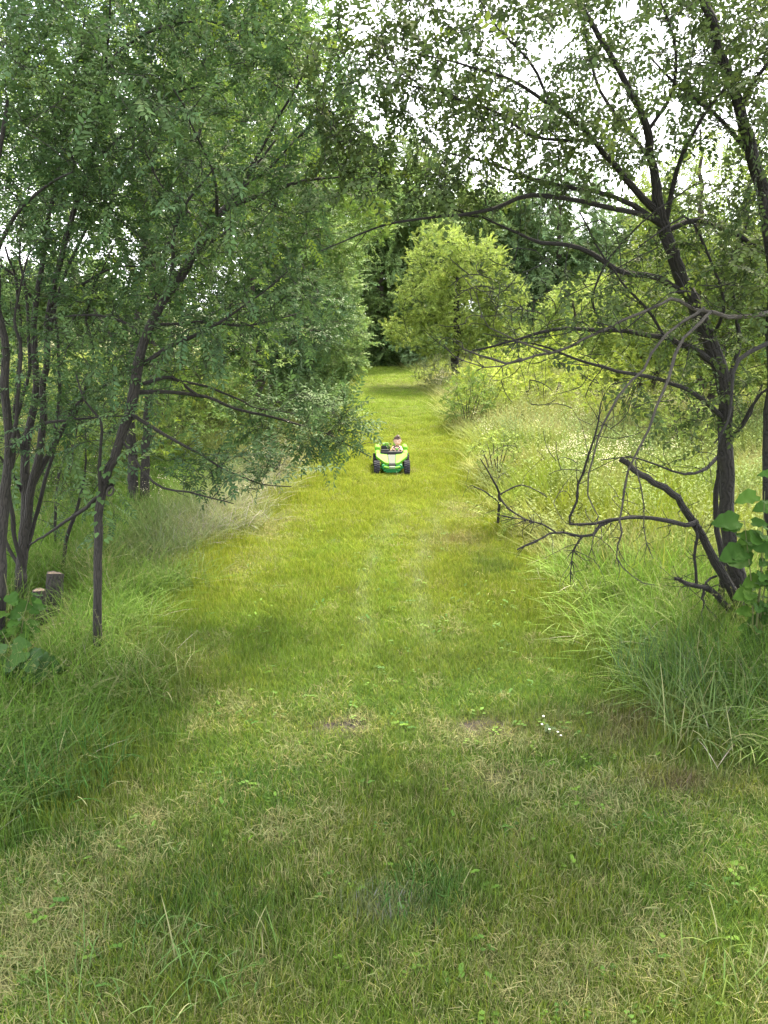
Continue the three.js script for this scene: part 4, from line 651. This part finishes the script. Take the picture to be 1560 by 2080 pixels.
// ------------------------------------------------------------------ big leaved plants, each leaf a part
function heartLeaf(len, wid, col, seed) {
  const R = rngOf(seed), g = new GB(), N = 9, rows = [];
  for (let i = 0; i <= N; i++) { const t = i / N, w = wid * 0.5 * Math.pow(Math.sin(Math.PI * Math.pow(t * 0.96 + 0.04, 0.62)), 0.8) * (1 + 0.06 * Math.sin(i * 2.6 + seed)), k = 0.92 + 0.16 * R(), cc = C(col.r * k, col.g * k, col.b * k); rows.push([-1, -0.5, 0, 0.5, 1].map((s) => g.v(V(s * w, t * len - 0.10 * len * Math.abs(s) * (1 - t), (0.10 * Math.abs(s) - 0.22 * t * t - 0.06 * s * s * Math.sin(i * 1.9)) * len + 0.015 * len * noise(s * 2, t * 6, seed)), cc))); }
  for (let i = 0; i < N; i++) for (let k = 0; k < 4; k++) { const a = rows[i], b = rows[i + 1]; g.tri(a[k], a[k + 1], b[k]); g.tri(a[k + 1], b[k + 1], b[k]); }
  return g.geo();
}
function bigLeafPlant(name, label, b, seed, stems, leaves, len, cols) {
  const R = rngOf(seed), o = thing(name, label, 'plant', b), geos = [0, 1, 2, 3, 4].map((i) => heartLeaf(len * (0.75 + 0.12 * i), len * (0.62 + 0.12 * i), cols[i % cols.length], seed + i));
  const curves = stems.map(([dx, h, dz, bx, bz]) => new THREE.CatmullRomCurve3([V(bx, -0.05, bz), V(lerp(bx, dx, 0.35), h * 0.5, lerp(bz, dz, 0.35)), V(dx, h, dz)]));
  for (const c of curves) part('stem', tube(c.getPoints(10), Array.from({ length: 11 }, (_, i) => 0.011 - 0.0008 * i), 6), M.barkGreen, o);
  for (let i = 0; i < leaves; i++) {
    const c = curves[i % curves.length], t = 0.22 + 0.78 * R(), p = c.getPoint(t), a = R() * 6.283, d = V(Math.cos(a), 0.15 - 0.5 * R(), Math.sin(a) + 0.35).normalize();
    const l = part('leaf', geos[Math.floor(R() * 5)], M.leaf, o); orient(l, d, V(R() * 0.5 - 0.25, 1, 0.55 + 0.4 * R())); l.position.copy(p).addScaledVector(d, 0.04 + 0.08 * R()); l.scale.setScalar(0.75 + 0.5 * R());
  }
  return o;
}
M.barkGreen = new THREE.MeshStandardMaterial({ color: C(0.10, 0.11, 0.04), roughness: 0.9 });
const dk = [C(0.036, 0.085, 0.018), C(0.045, 0.10, 0.02), C(0.03, 0.07, 0.016), C(0.05, 0.105, 0.03)], lt = [C(0.045, 0.11, 0.014), C(0.035, 0.09, 0.012), C(0.06, 0.13, 0.016)];
{ const p = at(42, 1330, 7.0); bigLeafPlant('broad_leaved_weed', 'big broad leaved weed at the left edge below the stump', V(p.x, landY(p.x, p.z), p.z), 201, [[-0.1, 0.62, 0.1, 0, 0], [0.2, 0.5, 0.2, 0, 0], [0.05, 0.4, 0.3, 0, 0], [-0.25, 0.5, 0.2, 0, 0]], 30, 0.27, dk); }
{ const p = at(35, 1290, 7.6); bigLeafPlant('sapling', 'round leaved sapling at the left edge in front of the many stemmed tree', V(p.x, landY(p.x, p.z), p.z), 202, [[0.0, 1.0, 0.1, 0, 0], [0.28, 0.8, 0.2, 0, 0], [-0.2, 1.15, 0.1, 0, 0]], 34, 0.13, lt); }
{ const p = at(1532, 1330, 7.3); bigLeafPlant('sapling', 'bright green round leaved sapling in front of the right trunks', V(p.x, landY(p.x, p.z), p.z), 203, [[-0.16, 1.95, 0.1, 0, 0], [0.15, 1.8, 0.1, 0, 0], [-0.30, 1.65, 0.05, 0, 0], [0.05, 2.1, 0.0, 0, 0], [-0.1, 1.4, 0.1, 0, 0]], 84, 0.17, lt); }

// ------------------------------------------------------------------ the cut stump and the short log beside it
const endTex = dataTex(128, 128, (u, v) => { const x = u - 0.5, y = v - 0.5, r = Math.hypot(x, y) * 2, k = 0.62 + 0.10 * Math.sin(r * 46 + 2 * noise(x * 4, y * 4, 2)) + 0.12 * noise(x * 9, y * 9, 4), e = sstep(r, 0.78, 0.9); return [lerp(k * 0.66, 0.2, e), lerp(k * 0.57, 0.18, e), lerp(k * 0.48, 0.15, e)]; });
M.cut = new THREE.MeshStandardMaterial({ map: endTex, roughness: 0.85 });
function cutEnd(r, seed) { const g = new THREE.CircleGeometry(1, 28), p = g.attributes.position; for (let i = 1; i < p.count; i++) { const a = (i - 1) / 28 * 6.283, k = r * (1 + 0.14 * noise(Math.cos(a) * 1.3, Math.sin(a) * 1.3, seed)); p.setXYZ(i, Math.cos(a) * k, Math.sin(a) * k, 0.006 * noise(i, seed, 0)); } g.computeVertexNormals(); return g; }
function cutLog(name, label, b, top, r, seed) {
  const o = thing(name, label, name === 'stump' ? 'stump' : 'log', b), d = top.clone().sub(b), pts = [0, 0.2, 0.4, 0.6, 0.8, 1].map((t) => d.clone().multiplyScalar(t)), rad = [r * 1.35, r * 1.12, r * 1.04, r, r, r];
  const g = tube(pts, rad, 24, 0.12); g.setIndex([...g.index.array].slice(0, -72)); part('trunk', g, M.bark, o);
  const c = part('cut_face', cutEnd(r * 1.02, seed), M.cut, o); c.position.copy(d); c.quaternion.setFromUnitVectors(V(0, 0, 1), d.clone().normalize().add(V(0.25, 0, 0.35)).normalize());
  return o;
}
cutLog('stump', 'cut tree stump with a pale sawn top under the left trees', foot(108, 1250), at(112, 1166, 9.05), 0.10, 3);
cutLog('log', 'shorter cut stem with a pale end leaning beside the stump', foot(84, 1268), at(80, 1200, 8.7), 0.075, 7);

// ------------------------------------------------------------------ single plants and tufts in the grass
function tuft(label, px, py, seed, n, radius, h, wid, bend, col, dryShare = 0.1) {
  const b = gnd(px, py); b.y = landY(b.x, b.z); const o = thing('grass_tuft', label, 'grass tuft', b);
  const tint = (R) => { const k = 0.7 + 0.6 * R(); return R() < dryShare ? C(G.straw.r * k, G.straw.g * k, G.straw.b * k) : C(col.r * k * (0.9 + 0.3 * R()), col.g * k, col.b * k); };
  part('blades', bladeClump(seed, n, radius, h, wid, bend, 6, tint), M.blade, o, 'stuff'); return o;
}
tuft('wide dark green tuft of long grass at the left border of the path', 120, 1590, 301, 420, 0.50, 0.42, 0.008, 2.0, G.deep, 0.05);
tuft('green tuft of long bent grass at the left border above the wide one', 90, 1490, 302, 360, 0.55, 0.42, 0.007, 1.9, C(0.075, 0.145, 0.03), 0.08);
tuft('olive tuft of long grass to the right of the leaning trunk foot', 300, 1390, 303, 380, 0.55, 0.42, 0.006, 1.8, C(0.09, 0.125, 0.028), 0.25);
tuft('tuft of pale green long blades at the bottom left of the lawn', 265, 2020, 304, 85, 0.45, 0.40, 0.0075, 1.6, C(0.10, 0.185, 0.05), 0.1);
tuft('small tuft of long green blades near the bottom middle of the lawn', 440, 1960, 305, 60, 0.4, 0.30, 0.0065, 1.6, C(0.09, 0.17, 0.04), 0.1);
tuft('low dense dark green tuft in the middle of the foreground lawn', 850, 1830, 306, 240, 0.28, 0.20, 0.006, 1.6, G.deep, 0.05);
tuft('large arching pale green tuft at the right border of the path', 1420, 1500, 307, 150, 0.45, 0.72, 0.010, 1.7, C(0.10, 0.16, 0.05), 0.1);
tuft('dark green tall tuft below the foot of the thick right trunk', 1500, 1440, 308, 280, 0.5, 0.6, 0.008, 1.6, C(0.06, 0.115, 0.035), 0.15);
tuft('bluish green feathery tuft left of the thick right trunk', 1350, 1400, 309, 320, 0.5, 0.62, 0.006, 1.3, C(0.06, 0.12, 0.045), 0.05);
tuft('tuft of upright green blades at the bottom right corner of the lawn', 1500, 2000, 310, 60, 0.3, 0.3, 0.008, 1.3, C(0.13, 0.2, 0.05), 0.1);
{ // a sprig of small white flowers at the right of the path
  const b = gnd(1112, 1500); b.y = landY(b.x, b.z); const o = thing('flower', 'sprig of small white flowers in the grass right of the path middle', 'flower', b), R = rngOf(320);
  const tops = [[-0.035, 0.17, -0.05], [-0.06, 0.13, 0.02], [0.0, 0.10, 0.05], [0.07, 0.085, 0.07], [0.09, 0.07, 0.1]];
  const pet = (() => { const g = new GB(); for (let i = 0; i < 5; i++) { const a = i * 1.2566; addLeaf(g, V(0, 0, 0), V(Math.cos(a), 0.35, Math.sin(a)).normalize(), V(-0.33 * Math.cos(a), 1, -0.33 * Math.sin(a)).normalize(), 0.013, 0.011, C(0.6, 0.6, 0.52), 0.1, 0.05); } return g.geo(); })();
  for (const [x, y, z] of tops) { part('stem', tube([V(0, 0, 0), V(x * 0.4, y * 0.6, z * 0.4), V(x, y, z)], [0.003, 0.0025, 0.002], 5), M.barkGreen, o); const h = part('blossom', pet, M.petal, o); h.position.set(x, y, z); h.rotation.set(R() * 0.8, R() * 6, 0); }
  const lg = new GB(); for (let i = 0; i < 16; i++) { const a = R() * 6.28, d = V(Math.cos(a), 0.4, Math.sin(a)).normalize(), k = 0.8 + 0.4 * R(); addLeaf(lg, V(0.05 * (R() - 0.5), 0.03 + 0.06 * R(), 0.05 * (R() - 0.5)), d, V(-0.4 * d.x, 1, -0.4 * d.z).normalize(), 0.05, 0.022, C(0.11 * k, 0.17 * k, 0.07 * k)); } part('leaves', lg.geo(), M.leaf, o, 'stuff');
}

// ------------------------------------------------------------------ the child's toy car on the path
const paint = (r, g, b, rough = 0.38, coat = 0.3) => new THREE.MeshPhysicalMaterial({ color: C(r, g, b), roughness: rough, clearcoat: coat, clearcoatRoughness: 0.25, specularIntensity: 0.25 });
const P = { lime: paint(0.10, 0.27, 0.02, 0.6, 0), green: paint(0.02, 0.17, 0.05, 0.45), dark: paint(0.022, 0.024, 0.025, 0.6, 0), tyre: paint(0.03, 0.03, 0.036, 0.75, 0), grey: paint(0.07, 0.08, 0.065, 0.7, 0), pale: paint(0.22, 0.27, 0.19, 0.6, 0), rim: paint(0.30, 0.32, 0.33, 0.4) };
const rbox = (w, h, d, r, x, y, z, rx = 0, ry = 0, rz = 0) => { const g = new RoundedBoxGeometry(w, h, d, 3, r); g.applyMatrix4(new THREE.Matrix4().compose(V(x, y, z), new THREE.Quaternion().setFromEuler(new THREE.Euler(rx, ry, rz)), V(1, 1, 1))); return g; };
function panel(top, thick) {               // a thick panel: corners in order, extended along its own underside, edges bevelled a little
  const c = top.reduce((a, p) => a.add(p), V(0, 0, 0)).divideScalar(top.length), n = V().crossVectors(top[1].clone().sub(top[0]), top[2].clone().sub(top[0])).normalize(); if (n.y < 0) n.negate();
  const ins = top.map((p) => p.clone().lerp(c, 0.06).addScaledVector(n, 0.008)), low = top.map((p) => p.clone().addScaledVector(n, -thick)), N = top.length, pos = [], face = (...q) => { for (let i = 1; i < q.length - 1; i++) for (const p of [q[0], q[i], q[i + 1]]) pos.push(p.x, p.y, p.z); };
  face(...ins); for (let i = 0; i < N; i++) { const j = (i + 1) % N; face(ins[i], top[i], top[j], ins[j]); face(top[i], low[i], low[j], top[j]); } face(...low.slice().reverse());
  const g = new THREE.BufferGeometry(); g.setAttribute('position', new THREE.Float32BufferAttribute(pos, 3)); g.computeVertexNormals(); return g;
}
const CAR = gnd(795, 956); CAR.y = landY(CAR.x, CAR.z) - 0.005;
const CAR_TURN = 0.02;
{
  const o = thing('toy_car', 'lime green ride-on toy car with fat black wheels, driving on the mown path', 'toy car', CAR, CAR_TURN);
  part('chassis', mergeGeometries([rbox(0.48, 0.12, 1.06, 0.04, 0, 0.20, 0.0), rbox(0.40, 0.07, 0.16, 0.03, 0, 0.14, 0.48), rbox(0.66, 0.035, 0.05, 0.015, 0, 0.17, 0.40), rbox(0.66, 0.035, 0.05, 0.015, 0, 0.19, -0.36), rbox(0.06, 0.10, 0.22, 0.02, -0.19, 0.22, 0.46, 0, 0, 0.3), rbox(0.06, 0.10, 0.22, 0.02, 0.19, 0.22, 0.46, 0, 0, -0.3)]), P.green, o);
  for (const s of [-1, 1]) {
    part('hood_panel', panel([V(s * 0.36, 0.46, 0.0), V(s * 0.10, 0.42, 0.06), V(s * 0.075, 0.29, 0.54), V(s * 0.16, 0.30, 0.50), V(s * 0.355, 0.40, 0.24)], 0.05), P.lime, o);
    part('rear_fender', mergeGeometries([rbox(0.125, 0.13, 0.40, 0.05, s * 0.325, 0.50, -0.36), rbox(0.115, 0.10, 0.34, 0.04, s * 0.325, 0.43, -0.10, 0.12)]), P.lime, o);
    part('side_panel', rbox(0.07, 0.14, 0.50, 0.03, s * 0.255, 0.33, -0.06), P.lime, o);
    const seat = part('seat', mergeGeometries([rbox(0.21, 0.26, 0.06, 0.028, s * 0.13, 0.42, -0.37, -0.12), rbox(0.21, 0.06, 0.26, 0.028, s * 0.13, 0.27, -0.22)]), P.dark, o);
    part('headrest', rbox(0.15, 0.08, 0.055, 0.025, s * 0.13, 0.575, -0.395, -0.12), P.lime, seat);
  }
  part('nose_panel', panel([V(-0.095, 0.415, 0.10), V(0.095, 0.415, 0.10), V(0.07, 0.285, 0.52), V(-0.07, 0.285, 0.52)], 0.04), P.grey, o);
  part('grille', rbox(0.17, 0.055, 0.04, 0.015, 0, 0.255, 0.545), P.dark, o);
  part('dashboard', mergeGeometries([rbox(0.52, 0.09, 0.10, 0.035, 0, 0.44, 0.03), rbox(0.20, 0.075, 0.05, 0.03, -0.15, 0.49, 0.02), rbox(0.05, 0.10, 0.05, 0.02, 0.13, 0.47, -0.01, 0.9)]), P.dark, o);
  const bar = new THREE.CatmullRomCurve3([V(-0.215, 0.235, 0.50), V(-0.16, 0.215, 0.57), V(0, 0.20, 0.605), V(0.16, 0.215, 0.57), V(0.215, 0.235, 0.50)]);
  const bp = part('bumper', tube(bar.getPoints(20), Array(21).fill(0.026), 10), P.lime, o);
  part('bumper_plate', rbox(0.14, 0.06, 0.045, 0.018, 0, 0.215, 0.61), P.pale, bp);
  part('skid_plate', panel([V(-0.20, 0.17, 0.50), V(0.20, 0.17, 0.50), V(0.14, 0.09, 0.56), V(-0.14, 0.09, 0.56)], 0.03), P.green, o);
  const sw = part('steering_wheel', new THREE.TorusGeometry(0.085, 0.013, 10, 28), P.dark, o); sw.position.set(0.13, 0.515, -0.04); sw.rotation.set(-0.55, 0, 0);
  part('hub', new THREE.SphereGeometry(0.035, 14, 10).scale(1, 1, 0.5), P.lime, sw);
  for (let i = 0; i < 3; i++) { const a = i * 2.094 + 0.52; part('spoke', tube([V(0, 0, 0), V(Math.cos(a) * 0.042, Math.sin(a) * 0.042, -0.004), V(Math.cos(a) * 0.083, Math.sin(a) * 0.083, 0)], [0.009, 0.009, 0.009], 6), P.dark, sw); }
  for (const [x, z, r, w] of [[-0.345, 0.40, 0.165, 0.135], [0.345, 0.40, 0.165, 0.135], [-0.355, -0.38, 0.18, 0.15], [0.355, -0.38, 0.18, 0.15]]) {
    const wh = new THREE.Group(); wh.name = 'wheel'; wh.position.set(x, r - 0.012, z); o.add(wh);
    const prof = [[0.55, -0.5], [0.86, -0.5], [0.95, -0.42], [1, -0.30], [1, 0.30], [0.95, 0.42], [0.86, 0.5], [0.55, 0.5]].map(([a, b]) => new THREE.Vector2(a * r, b * w));
    const tg = new THREE.LatheGeometry(prof, 36); tg.rotateZ(Math.PI / 2);
    const lugs = []; for (let i = 0; i < 18; i++) for (const s of [-1, 1]) { const a = (i + (s > 0 ? 0.5 : 0)) / 18 * 6.283, g = new RoundedBoxGeometry(w * 0.46, 0.022, 0.028, 2, 0.005); g.translate(s * w * 0.25, r + 0.004, 0); g.rotateX(a); lugs.push(g); }
    const clean = (g) => { g = g.index ? g.toNonIndexed() : g; for (const k of Object.keys(g.attributes)) if (!['position', 'normal', 'uv'].includes(k)) g.deleteAttribute(k); return g; };
    part('tyre', mergeGeometries([clean(tg), ...lugs.map(clean)]), P.tyre, wh);
    const rim = new THREE.LatheGeometry([[0.001, 0.30], [0.2, 0.34], [0.24, 0.20], [0.5, 0.22], [0.57, 0.46], [0.57, -0.46], [0.001, -0.3]].map(([a, b]) => new THREE.Vector2(a * r, b * w)), 24); rim.rotateZ(x < 0 ? Math.PI / 2 : -Math.PI / 2);
    part('rim', rim, P.rim, wh);
  }
}

// ------------------------------------------------------------------ the child
function surfaceNet(f, lo, hi, h) {        // a smooth mesh of the surface f = 0, inside negative
  const n = [0, 1, 2].map((k) => Math.ceil((hi[k] - lo[k]) / h) + 1), id = (i, j, k) => (k * n[1] + j) * n[0] + i, val = new Float32Array(n[0] * n[1] * n[2]);
  for (let k = 0; k < n[2]; k++) for (let j = 0; j < n[1]; j++) for (let i = 0; i < n[0]; i++) val[id(i, j, k)] = f(lo[0] + i * h, lo[1] + j * h, lo[2] + k * h);
  const vert = new Map(), pos = [], idx = [];
  for (let k = 0; k < n[2] - 1; k++) for (let j = 0; j < n[1] - 1; j++) for (let i = 0; i < n[0] - 1; i++) {
    let cnt = 0, sx = 0, sy = 0, sz = 0;
    const c = (a, b, d) => val[id(i + a, j + b, k + d)];
    for (const [a, b] of EDGES) { const u = c(...a), w = c(...b); if ((u < 0) !== (w < 0)) { const t = u / (u - w); sx += a[0] + (b[0] - a[0]) * t; sy += a[1] + (b[1] - a[1]) * t; sz += a[2] + (b[2] - a[2]) * t; cnt++; } }
    if (cnt) { vert.set(id(i, j, k), pos.length / 3); pos.push(lo[0] + (i + sx / cnt) * h, lo[1] + (j + sy / cnt) * h, lo[2] + (k + sz / cnt) * h); }
  }
  for (let k = 1; k < n[2] - 1; k++) for (let j = 1; j < n[1] - 1; j++) for (let i = 1; i < n[0] - 1; i++) {
    const a = val[id(i, j, k)] < 0;
    for (const [di, dj, dk, u, v] of [[1, 0, 0, [0, 1, 0], [0, 0, 1]], [0, 1, 0, [0, 0, 1], [1, 0, 0]], [0, 0, 1, [1, 0, 0], [0, 1, 0]]]) {
      if ((val[id(i + di, j + dj, k + dk)] < 0) === a) continue;
      const q = [[0, 0], [1, 0], [1, 1], [0, 1]].map(([p, r]) => vert.get(id(i - u[0] * p - v[0] * r, j - u[1] * p - v[1] * r, k - u[2] * p - v[2] * r)));
      if (q.some((x) => x === undefined)) continue;
      if (a) idx.push(q[0], q[1], q[2], q[0], q[2], q[3]); else idx.push(q[0], q[2], q[1], q[0], q[3], q[2]);
    }
  }
  const g = new THREE.BufferGeometry(); g.setAttribute('position', new THREE.Float32BufferAttribute(pos, 3)); g.setIndex(idx); g.computeVertexNormals(); return g;
}
const EDGES = []; for (let a = 0; a < 8; a++) for (const b of [1, 2, 4]) if (!(a & b)) EDGES.push([[a & 1, (a >> 1) & 1, a >> 2], [(a | b) & 1, ((a | b) >> 1) & 1, (a | b) >> 2]]);
function bones(list, k) {                   // [ax, ay, az, ra, bx, by, bz, rb]
  return (x, y, z) => { let s = 0; for (const [ax, ay, az, ra, bx, by, bz, rb] of list) { const dx = bx - ax, dy = by - ay, dz = bz - az, t = clamp(((x - ax) * dx + (y - ay) * dy + (z - az) * dz) / (dx * dx + dy * dy + dz * dz + 1e-9), 0, 1), d = Math.hypot(x - ax - dx * t, y - ay - dy * t, z - az - dz * t) - lerp(ra, rb, t); s += Math.exp(-d / k); } return -k * Math.log(s + 1e-30); };
}
{
  const seat = V(0.135, 0.30, -0.26).applyAxisAngle(V(0, 1, 0), CAR_TURN).add(CAR);
  const o = thing('person', 'small child with short brown hair and a pale top, steering the green toy car', 'person', seat, CAR_TURN);
  const skin = new THREE.MeshPhysicalMaterial({ color: C(0.56, 0.34, 0.25), roughness: 0.6, sheen: 0.2 }), top = new THREE.MeshStandardMaterial({ color: C(0.66, 0.52, 0.47), roughness: 0.9 }), hairM = new THREE.MeshStandardMaterial({ color: C(0.045, 0.024, 0.015), roughness: 0.7 }), dark = new THREE.MeshStandardMaterial({ color: C(0.02, 0.015, 0.012), roughness: 0.3 }), lip = new THREE.MeshStandardMaterial({ color: C(0.42, 0.16, 0.14), roughness: 0.6 });
  const torso = [[-0.045, 0.03, 0, 0.065, 0.045, 0.03, 0, 0.065], [0, 0.05, 0.0, 0.075, 0, 0.19, 0.0, 0.072], [-0.05, 0.205, 0, 0.042, 0.05, 0.205, 0, 0.042]];
  const limbs = [[0, 0.22, 0.0, 0.034, 0, 0.29, 0.01, 0.032],
    [-0.085, 0.215, 0, 0.034, -0.125, 0.165, 0.09, 0.027], [-0.125, 0.165, 0.09, 0.026, -0.078, 0.205, 0.195, 0.019],
    [0.085, 0.215, 0, 0.034, 0.12, 0.16, 0.09, 0.027], [0.12, 0.16, 0.09, 0.026, 0.070, 0.205, 0.195, 0.019],
    [-0.045, 0.03, 0.03, 0.058, -0.06, 0.07, 0.21, 0.046], [-0.06, 0.07, 0.21, 0.044, -0.055, -0.03, 0.33, 0.03], [0.045, 0.03, 0.03, 0.058, 0.06, 0.07, 0.21, 0.046], [0.06, 0.07, 0.21, 0.044, 0.055, -0.03, 0.33, 0.03],
    [-0.055, -0.04, 0.34, 0.028, -0.055, -0.035, 0.41, 0.022], [0.055, -0.04, 0.34, 0.028, 0.055, -0.035, 0.41, 0.022]];
  const hx = 0.012, hy = 0.375, hz = 0.012;
  const headF = (() => { const b = bones([[hx, hy - 0.055, hz + 0.035, 0.036, hx, hy - 0.03, hz + 0.03, 0.05], [hx - 0.084, hy - 0.012, hz - 0.005, 0.012, hx - 0.086, hy + 0.012, hz - 0.008, 0.015], [hx + 0.084, hy - 0.012, hz - 0.005, 0.012, hx + 0.086, hy + 0.012, hz - 0.008, 0.015], [hx, hy - 0.028, hz + 0.094, 0.011, hx, hy - 0.008, hz + 0.09, 0.007], [hx - 0.035, hy - 0.045, hz + 0.055, 0.03, hx + 0.035, hy - 0.045, hz + 0.055, 0.03]], 0.010); return (x, y, z) => { const e = (Math.hypot((x - hx) / 0.08, (y - hy - 0.012) / 0.098, (z - hz) / 0.095) - 1) * 0.085, q = b(x, y, z); return -0.010 * Math.log(Math.exp(-e / 0.010) + Math.exp(-q / 0.010)); }; })();
  const bodyF = bones([...torso, ...limbs], 0.012);
  const geos = [surfaceNet(bodyF, [-0.22, -0.1, -0.12], [0.22, 0.34, 0.47], 0.011), surfaceNet(headF, [hx - 0.13, hy - 0.12, hz - 0.13], [hx + 0.13, hy + 0.14, hz + 0.13], 0.006)];
  for (const s of [-1, 1]) {                // hands: palm, four fingers curled over the wheel's rim, thumb from the side of the palm
    const wx = s < 0 ? -0.078 : 0.070, list = [[wx, 0.207, 0.196, 0.016, wx + 0.001 * s, 0.218, 0.214, 0.017]];
    for (let i = 0; i < 4; i++) { const a = (i - 1.5) * 0.0105, l = [0.9, 1.05, 1, 0.8][i], x = wx + a; list.push([x, 0.224, 0.218, 0.0055, x, 0.228 + 0.004 * l, 0.236 + 0.004 * l, 0.005], [x, 0.228 + 0.004 * l, 0.236 + 0.004 * l, 0.005, x, 0.212, 0.242 + 0.004 * l, 0.0045]); }
    list.push([wx - s * 0.013, 0.212, 0.206, 0.0065, wx - s * 0.024, 0.210, 0.222, 0.0055], [wx - s * 0.024, 0.210, 0.222, 0.0055, wx - s * 0.021, 0.205, 0.236, 0.005]);
    geos.push(surfaceNet(bones(list, 0.0022), [wx - 0.05, 0.17, 0.16], [wx + 0.05, 0.26, 0.27], 0.003));
  }
  part('body', mergeGeometries(geos), skin, o);
  const tf = bones(torso, 0.012), cut = (x, y, z) => Math.max(tf(x, y, z) - 0.007, y - 0.218 - Math.min(0.02, Math.abs(x) * 0.35), -0.02 - y);
  part('top', surfaceNet(cut, [-0.14, -0.06, -0.13], [0.14, 0.27, 0.13], 0.008), top, o);
  const hair = (x, y, z) => { const e = (Math.hypot((x - hx) / 0.09, (y - hy - 0.018) / 0.108, (z - hz + 0.004) / 0.104) - 1) * 0.09 - 0.008 * noise(x * 40, y * 18, z * 40) - 0.02 * Math.exp(-(((x - hx - 0.02) / 0.035) ** 2)) * sstep(y, hy + 0.08, hy + 0.12); return Math.max(e, Math.min(z - hz - 0.02, hy + 0.052 + 0.012 * noise(x * 40, 1, 2) - y), hy - 0.055 - y); };
  part('hair', surfaceNet(hair, [hx - 0.13, hy - 0.13, hz - 0.14], [hx + 0.13, hy + 0.15, hz + 0.14], 0.006), hairM, o);
  for (const s of [-1, 1]) { const e = part('eye', new THREE.SphereGeometry(0.013, 10, 8), dark, o); e.position.set(hx + s * 0.031, hy + 0.002, hz + 0.081); const b = part('eyebrow', tube([V(-0.016, 0, 0), V(0, 0.004, 0.002), V(0.016, 0, 0)], [0.003, 0.004, 0.002], 5), hairM, o); b.position.set(hx + s * 0.032, hy + 0.026, hz + 0.086); }
  const m = part('mouth', tube([V(-0.018, 0.002, -0.004), V(0, -0.002, 0.002), V(0.018, 0.002, -0.004)], [0.003, 0.005, 0.003], 6), lip, o); m.position.set(hx, hy - 0.058, hz + 0.082);
}
renderer.render(scene, camera);
